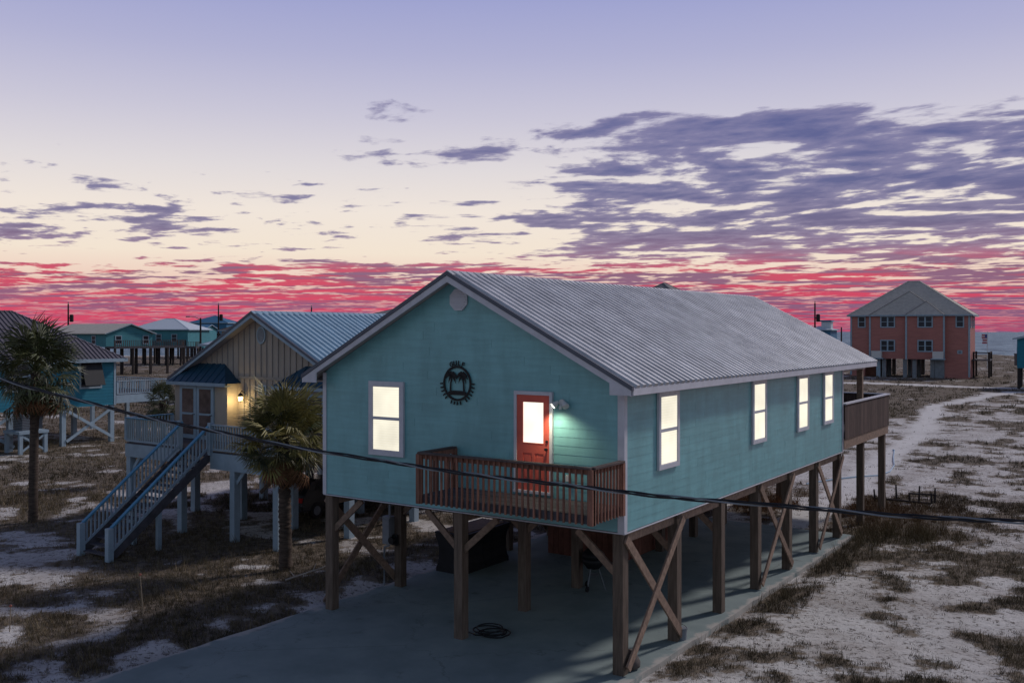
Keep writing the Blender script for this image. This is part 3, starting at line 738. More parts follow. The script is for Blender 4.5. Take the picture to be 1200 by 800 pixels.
# small things at the slab edge
bk = thing('paint_bucket', 'small pale bucket on the slab edge beside a brace', 'bucket', lot(-.02, 2.95, .03), -YAW)
g_ = MB().lathe([(.10, 0), (.115, .24), (.13, .25), (.13, .28), (.11, .28)], seg=16); obj('pail', g_, M_grey, bk); obj('bail', MB().tube([(.125 * math.cos(R(a)), 0, .26 + .09 * math.sin(R(a))) for a in range(0, 181, 20)], .005, 5), M_black, bk)
sb = thing('dark_sandbag', 'dark slumped sack at the foot of the front right piling', 'sack', lot(-.12, .55, .03), -YAW)
g_ = MB().lathe([(.10, 0), (.17, .05), (.18, .16), (.13, .28), (.05, .34), (.06, .40)], seg=14); g_.smooth = True
g_.v = [(x * (1 + .15 * math.sin(5 * z + x * 9)), y * 1.2, zz) for (x, y, zz), z in zip(g_.v, [q[2] for q in g_.v])]
obj('sack_body', g_, M_dark, sb); obj('tie', MB().lathe([(.055, .33), (.062, .345), (.055, .36)], seg=12), M_black, sb)

# ------------------------------------------------------------------ the beige house with the white stairs
BX, BY = -18.5, 6.45
bh = thing('cottage', 'beige board and batten stilt cottage with blue metal roof and white stairs', 'house', lot(BX, BY), -YAW)
bw, bl, zb, zf, ze, zp = 4.4, 11.0, 2.55, 3.05, 5.36, 7.92
bhalf = bw + .5; bsl = (zp - ze) / bhalf
broof = gable_roof(bh, 0, bhalf, -.45, bl + .4, ze, zp, M_blueroof, 13, 3, M_roofedge, M_white, M_soffit, fas=.17)
zbw = ze - .14 + .5 * bsl
mb = MB(); mb.prism([(-bw, zb), (bw, zb), (bw, zbw), (0, zbw + bw * bsl), (-bw, zbw)], 0, bl)
bwall = obj('wall', mb, M_beige, bh)
n_ = 28
for i in range(n_ + 1):
    x = -bw + .03 + i * (2 * bw - .06) / n_; zt = zbw + (bw - abs(x)) * bsl
    if abs(x) > bw - .3 and zt < 5.6: zt = 5.6
    obj('batten', MB().box(x - .022, x + .022, -.03, -.001, 5.50, zt - .02) if zt - 5.5 > .1 else MB().box(x - .022, x + .022, -.03, -.001, 5.40, 5.49), M_batten, bwall)
    if -.95 < x < 1.6: obj('batten', MB().box(x - .022, x + .022, -.03, -.001, 3.06, 5.40), M_batten, bwall)
obj('belly_band', MB().box(-bw, bw, -.045, -.001, 5.40, 5.50), M_batten, bh)
mb = MB(); mb.prism([(.24 * math.cos(R(a)), .33 * math.sin(R(a))) for a in range(0, 360, 20)], -.06, -.005); bv = obj('gable_vent', mb, M_white, bh, (.05, 0, 7.05))
mb = MB(); mb.prism([(.18 * math.cos(R(a)), .26 * math.sin(R(a))) for a in range(0, 360, 20)], -.068, -.06); obj('louvre_panel', mb, M_grey, bv)
# two bays under navy hip roofs
for x0, x1, nm in ((-bw - .02, -1.3, 'left'), (1.62, bw + .02, 'right')):
    bay = obj('bay', MB().box(x0, x1, -.50, -.002, 3.0, 5.22), M_beige, bh)
    a0, a1, yy0 = x0 - .2, x1 + .2, -.75
    mb = MB(); mb.add([(a0, yy0, 5.24), (a1, yy0, 5.24), (a1, -.005, 5.24), (a0, -.005, 5.24), (x0 + .75, -.006, 5.95), (x1 - .75, -.006, 5.95)], [(0, 1, 5, 4), (1, 2, 5), (0, 4, 3), (3, 2, 1, 0), (2, 3, 4, 5)])
    ar = obj('bay_roof', mb, M_awning, bay)
    nr = 9
    for i in range(1, nr):                                   # standing seams
        u_ = i / nr; p0 = Vector((a0 + (a1 - a0) * u_, yy0, 5.25)); xe = p0.x
        lim = min(1, (xe - a0) / .95, (a1 - xe) / .95)
        p1 = Vector((xe, yy0 + .745 * lim, 5.25 + .71 * lim)); obj('seam', MB().beam(p0, p1, .025, .03), M_awning, ar)
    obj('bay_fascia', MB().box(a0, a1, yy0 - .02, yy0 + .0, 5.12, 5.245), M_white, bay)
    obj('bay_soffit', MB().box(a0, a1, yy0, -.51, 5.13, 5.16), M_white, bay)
    if nm == 'left':
        for xd in (-3.55, -2.52):
            dr = obj('french_door', MB().box(xd - .50, xd + .50, -.56, -.501, 3.06, 5.12), M_white, bay)
            for z0, z1 in ((3.22, 3.98), (4.06, 4.98)): obj('door_glass', MB().box(xd - .34, xd + .34, -.568, -.559, z0, z1), M_curtain, dr)
            obj('handle', MB().tube([(xd + .42, -.56, 4.0), (xd + .42, -.61, 4.0), (xd + .34, -.61, 4.0)], .014, 6), M_black, dr)
    else:
        window(bay, ((x0 + x1) / 2, -.502, 3.7), 0, 1.6, 1.3, M_white, M_glass, panes='pair')
for xs_ in (-bw, bw): obj('corner_trim', MB().box(xs_ - .03, xs_ + .03, -.03, -.003, zb, 5.4), M_white, bh)
# pilings
pm = MB().box(-.13, .13, -.13, .13, -.1, zb - .005).mesh('piling', M_white)
for yj in (.3, 3.8, 7.2, 10.6):
    for xj in (-4.2, -1.4, 1.4, 4.2): link('piling', pm, bh, (xj, yj, 0))
for xa, xb in ((-4.2, -1.4), (-1.4, 1.4)):
    for z0, z1, o_ in ((.3, 2.4, 0), (2.4, .3, .05)): obj('cross_brace', MB().beam((xa, 3.62 - o_, z0), (xb, 3.62 - o_, z1), .16, .04, (0, 1, 0)), M_pile, bh)
# front deck
dk0, dk1, dy0 = -4.55, 4.0, -2.55
deck = obj('front_deck', MB().box(dk0, dk1, dy0, -.01, 2.88, 3.0), M_deck, bh)
for i in range(17): obj('deck_board', MB().box(dk0, dk1, dy0 + .01 + i * .148, dy0 + .145 + i * .148, 3.003, 3.035), M_deck, deck)
obj('skirt_board', MB().box(dk0, -1.25, dy0 - .03, dy0 - .002, 2.50, 2.98), M_white, deck); obj('skirt_board', MB().box(.35, dk1, dy0 - .03, dy0 - .002, 2.42, 2.98), M_white, deck); obj('skirt_board', MB().box(dk0 - .03, dk0 - .002, dy0 - .03, 0, 2.50, 2.98), M_white, deck)
SX0, SX1 = -1.23, .33                                       # stair opening
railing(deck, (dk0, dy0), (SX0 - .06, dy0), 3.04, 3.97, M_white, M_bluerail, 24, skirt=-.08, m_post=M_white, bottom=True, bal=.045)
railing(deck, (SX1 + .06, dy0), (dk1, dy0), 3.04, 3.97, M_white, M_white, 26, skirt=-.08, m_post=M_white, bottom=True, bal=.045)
railing(deck, (dk0, dy0 + .1), (dk0, -.52), 3.04, 3.967, M_white, M_bluerail, 14, skirt=-.08, m_post=M_white, bottom=True, bal=.045)
for xj in (dk0 + .12, SX0 - .15, 1.47, 3.62):
    obj('deck_post', MB().box(-.12, .12, -.12, .12, -.1, 2.88), M_white, bh, (xj, dy0 + .12, 0))
    obj('knee_brace', MB().beam((xj + .1, dy0 + .12, 2.0), (xj + .65, dy0 + .12, 2.6), .05, .12), M_white, bh)
for xj in (dk0 + .12,): obj('knee_brace', MB().beam((xj, dy0 + .2, 1.9), (xj, dy0 + .95, 2.6), .05, .12, (0, 0, 1)), M_white, bh)
# stairs down to the yard
st_y0, st_y1 = dy0, -6.35
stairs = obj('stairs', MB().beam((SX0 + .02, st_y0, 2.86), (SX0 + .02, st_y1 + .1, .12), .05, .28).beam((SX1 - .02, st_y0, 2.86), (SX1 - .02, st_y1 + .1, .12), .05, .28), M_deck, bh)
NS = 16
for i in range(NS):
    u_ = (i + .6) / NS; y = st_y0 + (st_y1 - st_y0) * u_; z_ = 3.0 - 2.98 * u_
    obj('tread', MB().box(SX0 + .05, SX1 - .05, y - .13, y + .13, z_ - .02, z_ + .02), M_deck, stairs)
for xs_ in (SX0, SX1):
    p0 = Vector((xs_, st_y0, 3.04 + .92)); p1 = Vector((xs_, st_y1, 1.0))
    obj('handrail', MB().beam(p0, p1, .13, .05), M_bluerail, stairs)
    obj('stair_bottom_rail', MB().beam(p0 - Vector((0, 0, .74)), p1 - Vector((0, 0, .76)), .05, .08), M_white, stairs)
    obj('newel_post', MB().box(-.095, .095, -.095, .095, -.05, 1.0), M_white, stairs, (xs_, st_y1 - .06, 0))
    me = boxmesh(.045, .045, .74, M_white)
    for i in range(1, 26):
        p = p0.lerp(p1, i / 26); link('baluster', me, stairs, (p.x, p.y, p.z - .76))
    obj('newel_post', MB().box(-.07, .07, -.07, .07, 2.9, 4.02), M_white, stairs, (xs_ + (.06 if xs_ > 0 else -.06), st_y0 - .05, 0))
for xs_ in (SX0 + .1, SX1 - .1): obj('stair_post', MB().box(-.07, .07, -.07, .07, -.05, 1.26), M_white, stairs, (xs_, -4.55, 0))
# porch lamp, sign
lp = thing('porch_lantern', 'black porch lantern lit yellow on the beige cottage front', 'lantern', lot(BX - .9, BY - .035, 4.55), -YAW)
obj('bracket', MB().tube([(0, 0, .36), (0, -.12, .40), (0, -.17, .33)], .018, 6), M_black, lp)
obj('hood', MB().lathe([(.11, .20), (.09, .26), (.03, .33)], 0, -.17, 12), M_black, lp)
obj('glass', MB().lathe([(.07, .04), (.09, .19)], 0, -.17, 12), M_flame, lp); obj('lantern_base', MB().lathe([(.04, .0), (.075, .035)], 0, -.17, 12), M_black, lp)
pl = bpy.data.lights.new('lantern_light', 'POINT'); pl.energy = 20; pl.color = (1.0, .74, .32); pl.shadow_soft_size = .08
po = bpy.data.objects.new('lantern_light', pl); COL.objects.link(po); po.parent = lp; po.location = (0, -.34, .02)
sg = thing('house_sign', 'small blue plaque hung beside the cottage lantern', 'sign', lot(BX + .12, BY - .035, 4.83), -YAW)
obj('board', MB().prism([(-.22, .1), (-.18, -.02), (.18, -.02), (.22, .1), (.22, .38), (-.22, .38)], -.03, -.0), M_white, sg); obj('face', MB().prism([(-.15, .1), (-.1, .04), (.1, .04), (.15, .1), (.15, .31), (-.15, .31)], -.036, -.03), M_awning, sg)
# car parked below the cottage
M_carpaint = mat('dark_car_paint', (.022, .026, .034), .25, .1, spec=.5); M_tail = mat('tail_lamp', (.45, .02, .02), .3, .1)
car = thing('parked_car', 'dark hatchback parked in shadow beneath the beige cottage', 'car', lot(BX + .1, BY + 1.2, .03), -YAW)
prof = [(0, .35), (.02, .75), (.10, .95), (.45, 1.42), (.9, 1.48), (1.9, 1.46), (2.7, 1.02), (3.7, .88), (3.95, .70), (3.98, .35)]
g_ = MB(); g_.prism(prof, -.84, .84, 'x'); obj('body', g_, M_carpaint, car)
obj('rear_window', MB().add([(-.66, .135, 1.02), (.66, .135, 1.02), (.58, .40, 1.385), (-.58, .40, 1.385)], [(0, 1, 2, 3)]), M_glass, car, (0, -.01, .01))
for sx in (-1, 1):
    obj('side_window', MB().prism([(.55, 1.02), (.75, 1.38), (1.85, 1.36), (2.4, 1.05)], sx * .842, sx * .848, 'x'), M_glass, car)
    obj('tail_light', MB().box(sx * .70 - .10, sx * .70 + .10, -.012, .06, .68, .86), M_tail, car)
    for yw in (.72, 3.2):
        wh = obj('wheel', MB().tube([(sx * .70, yw, .31), (sx * .86, yw, .31)], .31, 18), M_black, car); obj('rim', MB().tube([(sx * .862, yw, .31), (sx * .868, yw, .31)], .18, 14), M_grey, wh)
obj('bumper', MB().box(-.82, .82, -.06, .05, .36, .56), M_carpaint, car); obj('number_plate', MB().box(-.16, .16, -.07, -.061, .42, .52), M_plastic, car)
#@@LEFT
# ------------------------------------------------------------------ generic raised house for the neighbours
def hip_roof(root, x0, x1, y0, y1, ze, zp, m, ridge=None, over=.5, fas_m=None, name='roof', seams=0, seam_m=None):
    """ridge along the longer side unless given as (ax, ay, bx, by)"""
    a0, a1, b0, b1 = x0 - over, x1 + over, y0 - over, y1 + over
    if ridge is None:
        h = min(a1 - a0, b1 - b0) / 2
        ridge = ((a0 + h), (b0 + b1) / 2, (a1 - h), (b0 + b1) / 2) if a1 - a0 > b1 - b0 else ((a0 + a1) / 2, b0 + h, (a0 + a1) / 2, b1 - h)
    ax, ay, bx, by = ridge
    if a1 - a0 > b1 - b0:
        fs = [(0, 1, 5, 4), (1, 2, 5), (2, 3, 4, 5), (3, 0, 4), (3, 2, 1, 0)]
    else:
        fs = [(0, 1, 4), (1, 2, 5, 4), (2, 3, 5), (3, 0, 4, 5), (3, 2, 1, 0)]
    r_ = obj(name, MB().add([(a0, b0, ze), (a1, b0, ze), (a1, b1, ze), (a0, b1, ze), (ax, ay, zp), (bx, by, zp)], fs), m, root)
    mb = MB(); t_ = .04
    mb.box(a0 - t_, a1 + t_, b0 - t_, b0, ze - .2, ze + .02).box(a0 - t_, a1 + t_, b1, b1 + t_, ze - .2, ze + .02).box(a0 - t_, a0, b0, b1, ze - .2, ze + .02).box(a1, a1 + t_, b0, b1, ze - .2, ze + .02)
    obj('fascia', mb, fas_m or M_white, r_)
    cap = MB(); P_ = [Vector((a0, b0, ze)), Vector((a1, b0, ze)), Vector((a1, b1, ze)), Vector((a0, b1, ze))]
    E_ = [Vector((ax, ay, zp)), Vector((bx, by, zp))]
    prs = [(0, 0), (3, 0), (1, 1), (2, 1)] if a1 - a0 > b1 - b0 else [(0, 0), (1, 0), (2, 1), (3, 1)]
    for i, j in prs: obj('hip_cap', MB().beam(P_[i], E_[j], .22, .05), m, r_)
    obj('hip_cap', MB().beam(E_[0] + Vector((0, 0, .01)), E_[1] + Vector((0, 0, .01)), .22, .05), m, r_)
    return r_
def simple_gable(root, x0, x1, y0, y1, ze, zp, m, axis='y', over=.5, fas_m=None):
    q = lambda p: p
    if axis == 'y':
        c = (x0 + x1) / 2; h = (x1 - x0) / 2; sl = (zp - ze) / (h + over); a, b_ = y0 - over, y1 + over
        poly = [(c - h - over, ze), (c, zp), (c + h + over, ze), (c + h + over, ze - .15), (c, zp - .17), (c - h - over, ze - .15)]
        r_ = obj('roof', MB().prism(poly, a, b_, 'y'), m, root)
        for yy in (a - .03, b_): obj('rake_board', MB().prism([(p[0], p[1] - .03) for p in poly], yy, yy + .03, 'y'), fas_m or M_white, r_)
        obj('gable_wall', MB().prism([(x0, ze - .1), (x1, ze - .1), (c, zp - .15 - .1)], y0, y0 + .1, 'y'), GABLE_M[0], root)
        obj('gable_wall', MB().prism([(x0, ze - .1), (x1, ze - .1), (c, zp - .25)], y1 - .1, y1, 'y'), GABLE_M[0], root)
    else:
        c = (y0 + y1) / 2; h = (y1 - y0) / 2; a, b_ = x0 - over, x1 + over
        poly = [(c - h - over, ze), (c, zp), (c + h + over, ze), (c + h + over, ze - .15), (c, zp - .17), (c - h - over, ze - .15)]
        r_ = obj('roof', MB().prism(poly, a, b_, 'x'), m, root)
        for xx in (a - .03, b_): obj('rake_board', MB().prism([(p[0], p[1] - .03) for p in poly], xx, xx + .03, 'x'), fas_m or M_white, r_)
        for xx in (x0, x1 - .1): obj('gable_wall', MB().prism([(y0, ze - .1), (y1, ze - .1), (c, zp - .25)], xx, xx + .1, 'x'), GABLE_M[0], root)
    return r_
GABLE_M = [M_tealfar]
def stilts(root, x0, x1, y0, y1, zt, nx_, ny_, m, s=.3):
    me = MB().box(-s / 2, s / 2, -s / 2, s / 2, -.4, zt - .01).mesh('piling', m)
    for i in range(nx_):
        for j in range(ny_): link('piling', me, root, (x0 + .2 + (x1 - x0 - .4) * i / (nx_ - 1), y0 + .2 + (y1 - y0 - .4) * j / (ny_ - 1), 0))

# ---- blue house at the left edge
lb = thing('blue_house', 'bright blue stilt house with mauve hip roof at the left edge', 'house', lot(-52.3, 11.5), -YAW)
hx, hy0, hy1 = 4.5, -9.0, 8.15
obj('wall', MB().box(-hx, hx, hy0, hy1, 2.38, 5.32), M_bluewall, lb)
for i in range(15):
    z0 = 2.38 + i * .196
    obj('siding_board', MB().add([(hx + .016, hy0, z0), (hx + .016, hy1, z0), (hx + .003, hy1, z0 + .198), (hx + .003, hy0, z0 + .198), (hx - .02, hy0, z0), (hx - .02, hy1, z0)], [(0, 1, 2, 3), (4, 5, 1, 0)]), M_bluewall, lb)
lr = hip_roof(lb, -hx, hx, hy0, hy1, 5.40, 8.5, M_mauveroof, fas_m=M_white)
for i in range(60):                                         # standing seams on the near slope
    yy = hy0 - .4 + i * .30; lim = min(1, (yy - (hy0 - .5)) / 5.0, (hy1 + .5 - yy) / 5.0)
    if lim <= .05: continue
    obj('seam', MB().beam((hx + .5, yy, 5.42), (hx + .5 - 5.0 * lim, yy, 5.42 + 3.1 * lim), .06, .09), M_mauveroof, lr)
obj('corner_trim', MB().box(hx + .017, hx + .03, hy1 - .14, hy1 + .01, 2.36, 5.22), M_white, lb)
window(lb, (hx + .02, 6.35, 3.52), R(90), 1.55, 1.85, M_white, M_glass, tr=.10, proud=.06)
window(lb, (hx + .02, 1.6, 3.52), R(90), 1.55, 1.85, M_white, M_glass, tr=.10, proud=.06)
sh = obj('storm_shutter', MB().add([(hx + .10, 5.66, 5.30), (hx + .10, 7.04, 5.30), (hx + .62, 7.04, 3.75), (hx + .62, 5.66, 3.75), (hx + .06, 5.66, 5.30), (hx + .06, 7.04, 5.30), (hx + .58, 7.04, 3.73), (hx + .58, 5.66, 3.73)], [(0, 1, 2, 3), (7, 6, 5, 4), (0, 4, 5, 1), (1, 5, 6, 2), (2, 6, 7, 3), (3, 7, 4, 0)]), M_black, lb)
stilts(lb, -hx, hx, hy0, hy1, 2.38, 3, 6, M_white, .28)
for z0, z1, o_ in ((.25, 2.2, .0), (2.2, .25, .06)): obj('cross_brace', MB().beam((hx - .03 + o_, 4.75, z0), (hx - .03 + o_, 7.95, z1), .18, .05, (1, 0, 0)), M_white, lb)
for z0, z1, o_ in ((.25, 2.2, .0), (2.2, .25, .06)): obj('cross_brace', MB().beam((hx - .03 + o_, -1.9, z0), (hx - .03 + o_, 1.4, z1), .18, .05, (1, 0, 0)), M_white, lb)
ld_ = obj('rear_deck', MB().box(-hx, hx, hy1 + .02, 12.2, 2.84, 2.98), M_deck, lb)
obj('skirt_board', MB().box(hx, hx + .04, hy1 + .02, 12.2, 2.45, 2.98), M_white, ld_)
railing(ld_, (hx, hy1 + .1), (hx, 12.2), 3.0, 3.92, M_white, M_white, 22, skirt=-.05, bottom=True, bal=.05)
railing(ld_, (hx - .1, 12.2), (-hx, 12.2), 3.0, 3.92, M_white, M_white, 40, skirt=-.05, bottom=True, bal=.05)
for xx in (hx - .2, 0, -hx + .2): obj('deck_post', MB().box(-.12, .12, -.12, .12, -.3, 2.84), M_white, lb, (xx, 12.0, 0))
for i in range(2): obj('stair_stringer', MB().beam((hx + .3 + i * 1.3, 12.4, 2.6), (hx + 2.2 + i * 1.3, 14.5, .1), .06, .25), M_white, ld_)
ac = thing('air_conditioner', 'dark air conditioner on a white platform under the blue house', 'air conditioner', lot(-46.8, 13.1), -YAW)
pf = obj('platform', MB().box(-.9, .9, -.9, .9, 1.15, 1.32), M_white, ac)
for sx in (-.75, .75):
    for sy in (-.75, .75): obj('leg', MB().box(sx - .1, sx + .1, sy - .1, sy + .1, -.2, 1.15), M_white, ac)
for s_ in (1, -1): obj('brace', MB().beam((.8, s_ * .75, .1), (.8, -s_ * .75, 1.1), .12, .05, (1, 0, 0)), M_white, ac)
cb = obj('condenser', MB().box(-.5, .5, -.5, .5, 1.325, 2.30), M_grey, ac)
for i in range(9): obj('grille_bar', MB().box(-.52, .52, -.52, .52, 1.40 + i * .095, 1.425 + i * .095), M_black, cb)
obj('fan_cover', MB().lathe([(.45, 2.302), (.40, 2.36), (.1, 2.38)], seg=18), M_plastic, cb)

# ---- far houses
def far_house(label, cat_loc, rz, w_, l_, zb_, ze_, zp_, wm, rm, kind='gable', axis='y', wins=(), grid=(4, 3), deck=None, group=None, name='far_house', m_st=None):
    GABLE_M[0] = wm
    r0 = thing(name, label, 'house', cat_loc, rz, group)
    obj('wall', MB().box(-w_ / 2, w_ / 2, 0, l_, zb_, ze_ - .02), wm, r0)
    if kind == 'gable': simple_gable(r0, -w_ / 2, w_ / 2, 0, l_, ze_ + .1, zp_, rm, axis)
    else: hip_roof(r0, -w_ / 2, w_ / 2, 0, l_, ze_, zp_, rm)
    for face, uu_, zz, ww, hh in wins:
        if face == 'f': window(r0, (uu_, -.01, zz), 0, ww, hh, M_white, M_glass, tr=.12, proud=.08)
        elif face == 'r': window(r0, (w_ / 2 + .01, uu_, zz), R(90), ww, hh, M_white, M_glass, tr=.12, proud=.08)
        elif face == 'l': window(r0, (-w_ / 2 - .01, uu_, zz), R(-90), ww, hh, M_white, M_glass, tr=.12, proud=.08)
    if zb_ > .5: stilts(r0, -w_ / 2, w_ / 2, 0, l_, zb_, grid[0], grid[1], m_st or M_pole, .35)
    if deck:
        x0, x1, y0, y1, z_ = deck
        d0 = obj('deck', MB().box(x0, x1, y0, y1, z_ - .35, z_), M_deck, r0)
        railing(d0, (x0, y0), (x1, y0), z_, z_ + 1.0, M_fence, M_fence, int((x1 - x0) / .35), bal=.07)
        railing(d0, (x1, y0), (x1, y1), z_, z_ + 1.0, M_fence, M_fence, int((y1 - y0) / .35), bal=.07)
        for i in range(5):
            obj('deck_post', MB().box(-.15, .15, -.15, .15, -.3, z_ - .35), M_pole, r0, (x0 + .2 + (x1 - x0 - .4) * i / 4, y0 + .2, 0))
    return r0
def at(px, d, z=0.0): return Vector(((px - 600) / 1119.4 * d, d, z))
far_house('teal gabled stilt house with taupe roof and dark deck, far left', at(152, 160), R(55), 8.6, 17, 4.6, 6.75, 8.5, M_tealfar, M_pinkroof, 'gable', 'y',
          [('f', -2.1, 5.0, 1.2, 1.5), ('f', 3.0, 5.0, 1.2, 1.5), ('l', 3.5, 5.0, 1.2, 1.5), ('l', 9, 5.0, 1.2, 1.5)], (4, 5), deck=(-4.3, 9.2, -2.4, -.05, 4.7))
far_house('teal house with pale blue hip roof beyond the far left gable', at(186, 205), R(-6), 13, 11, 3.8, 7.6, 10.0, M_tealfar, M_whiteroof, 'hip', 'x', [('f', -3.5, 4.9, 1.3, 1.7), ('f', 0, 4.9, 1.3, 1.7), ('f', 3.5, 4.9, 1.3, 1.7)], (5, 3), deck=(-4.0, 9.5, -2.6, -.05, 4.0))
far_house('low deep blue house in the distance beside a thin pole', at(219, 250), R(-4), 9, 9, 2.8, 7.6, 9.0, M_tealfar, M_bluefar, 'gable', 'x', [('f', -2, 4.6, 1.5, 1.8), ('f', 2, 4.6, 1.5, 1.8)], (4, 3))
far_house('distant blue house with flat looking roof left of the beige gable', at(244, 268), R(-4), 10.5, 10, 2.8, 9.6, 11.6, M_bluefar, M_bluefar, 'hip', 'x', [('f', -3, 5.0, 1.5, 1.8), ('f', 0, 5.0, 1.5, 1.8), ('f', 3, 5.0, 1.5, 1.8)], (4, 3))
far_house('dark house with pale metal roof peeking behind the beige gable', at(263, 100), R(-34), 6, 7, 2.4, 5.8, 7.1, M_awning, M_whiteroof, 'hip', 'x', [('f', -1.4, 3.6, 1.0, 1.4), ('f', 1.4, 3.6, 1.0, 1.4)], (3, 3))
far_house('house with brown hip roof rising behind the beige cottage ridge', at(300, 175), R(-20), 15, 14, 3.5, 7.4, 10.6, M_beige, M_brownroof, 'hip', 'x', [('f', -4, 5.0, 1.3, 1.6)], (4, 3))
far_house('grey roofed house half hidden behind the teal house roof', at(458, 130), R(-30), 8, 8, 3.2, 9.3, 10.8, M_beige, M_greyroof, 'hip', 'x', [('f', 0, 6.0, 1.3, 1.6)], (3, 3))
far_house('house with grey hip roof peeking above the teal house ridge', at(762, 110), R(-30), 8.5, 9, 3.2, 10.2, 12.95, M_beige, M_greyroof, 'hip', 'x', [('f', 0, 6.0, 1.3, 1.6)], (3, 3))
ph = far_house('small pale blue house with rooftop lookout on the shore', at(958, 268), R(-30), 7, 9, 2.8, 7.6, 8.6, M_bluefar, M_whiteroof, 'hip', 'x', [('f', -1.5, 4.8, 1.2, 1.5), ('f', 1.5, 4.8, 1.2, 1.5)], (3, 3))
lk = obj('lookout', MB().box(.6, 3.2, 2, 5, 8.0, 9.9), M_whiteroof, ph); obj('lookout_roof', MB().prism([(.2, 9.9), (3.6, 9.9), (3.4, 10.3), (.4, 10.3)], 1.6, 5.4, 'y'), M_bluefar, lk)
far_house('blue house cut off by the right picture edge near the shore', at(1224, 118), R(-30), 6, 8, 2.6, 6.2, 7.2, M_bluewall, M_greyroof, 'gable', 'y', [('l', 2, 3.8, 1.0, 1.4)], (3, 3))

# ---- salmon house on the right
pr = Vector((69.5, 145.2, 0)); th_ = R(-30)
pw_, pd_ = 17.2, 11.0
e1 = Vector((math.cos(th_), math.sin(th_), 0))
pk = thing('salmon_house', 'salmon three storey house with taupe hip roof standing by the sea', 'house', pr - e1 * pw_ / 2, th_)
h2 = pw_ / 2; ZG, ZEV = 2.9, 9.75
def U(f_): return -h2 + pw_ * f_
obj('wall', MB().box(-h2, h2, 0, pd_, ZG, ZEV), M_pink, pk)
obj('ground_floor_wall', MB().box(U(.80), h2 - .02, .02, pd_ - .02, -.3, ZG), M_pink, pk); obj('ground_floor_wall', MB().box(-h2 + .02, U(.12), .02, pd_ - .02, -.3, ZG), M_pink, pk)
obj('ground_floor_wall', MB().box(U(.12), U(.22), 1.5, pd_ - .02, -.3, ZG), M_shed, pk); obj('block_pier', MB().box(U(.72), U(.80), -.1, 1.2, -.3, ZG), M_grey, pk)
for f_ in (.24, .29, .47, .55, .70):
    for yj in (.2, 5.5, 10.5): obj('piling', MB().box(-.3, .3, -.2, .2, -.4, ZG - .01), M_white if f_ == .24 else M_grey, pk, (U(f_), yj, 0))
pra = hip_roof(pk, -h2, h2, 0, pd_, ZEV, 15.3, M_pinkroof, ridge=(-.9, 6.2, .9, 6.2), over=.55)
def bump(f0, f1, out_, apex_z, run):
    x0, x1 = U(f0), U(f1); c = (x0 + x1) / 2
    bb = obj('bay', MB().box(x0, x1, -out_, -.004, ZG - .02, ZEV - .03), M_pink, pk)
    o = .45
    obj('bay_roof', MB().add([(x0 - .1, -out_ - o, ZEV + .01), (x1 + .1, -out_ - o, ZEV + .01), (c, run - out_, apex_z), (c, 6, apex_z), (x0 - .1, 6, ZEV + .01), (x1 + .1, 6, ZEV + .01)],
        [(0, 1, 2), (1, 5, 3, 2), (0, 2, 3, 4), (0, 4, 5, 1)]), M_pinkroof, bb)
    for p in ((x0 - .1, -out_ - o, ZEV + .01), (x1 + .1, -out_ - o, ZEV + .01)): obj('hip_cap', MB().beam(p, (c, run - out_, apex_z), .22, .06), M_greyroof, bb)
    obj('bay_fascia', MB().box(x0 - .12, x1 + .12, -out_ - o - .04, -out_ - o, ZEV - .2, ZEV + .02), M_white, bb)
    return bb
bump(.17, .80, .35, 13.6, 3.6); bump(.486, .797, .75, 11.9, 2.0)
for f_, yy in ((.0, -.06), (.17, -.42), (.486, -.82), (.80, -.82), (1.0, -.06)): obj('downspout', MB().box(U(f_) - .13, U(f_) + .13, yy, yy + .12, ZG - .1 if f_ not in (0, 1) else .2, ZEV - .15), M_white, pk)
for f_, z_, ww, pn, yy in ((.095, 7.75, 1.2, 'sash', -.01), (.925, 7.75, 1.2, 'sash', -.01), (.325, 7.75, 2.2, 'pair', -.36), (.645, 7.75, 2.2, 'pair', -.76), (.325, 4.0, 2.2, 'pair', -.36), (.645, 4.0, 2.2, 'pair', -.76)):
    window(pk, (U(f_), yy, z_), 0, ww, 1.85, M_white, M_glass, tr=.16, panes=pn, proud=.10)
window(pk, (U(.925), -.01, 3.75), 0, .7, .55, M_white, M_glass, tr=.14, proud=.08)
for f_, yy in ((.235, -.9), (.755, -1.3)):
    a_ = obj('air_conditioner', MB().box(-.75, .75, -.45, .45, 3.0, 4.1), M_plastic, pk, (U(f_), yy, 0)); obj('shelf', MB().box(-1.0, 1.0, -.5, .6, 2.85, 2.995), M_white, a_)
obj('side_trim', MB().box(h2 + .002, h2 + .05, .0, .3, .2, ZEV - .1), M_white, pk)
for yy in (2.5, 6, 9): window(pk, (h2 + .01, yy, 7.75), R(90), 1.2, 1.85, M_white, M_glass, tr=.16, proud=.1)
sd = obj('side_deck', MB().box(h2 + .05, h2 + 2.6, 4, 9.5, 2.6, 2.8), M_deck, pk)
for xx in (h2 + .3, h2 + 2.45):
    for yy in (4.15, 9.3): obj('deck_post', MB().box(-.14, .14, -.14, .14, -.4, 4.0), M_pole, sd, (xx, yy, 0))
obj('deck_rail', MB().box(h2 + .2, h2 + 2.6, 4.1, 4.2, 3.8, 3.95), M_pole, sd); obj('deck_rail', MB().box(h2 + 2.4, h2 + 2.55, 4.2, 9.4, 3.8, 3.95), M_pole, sd)

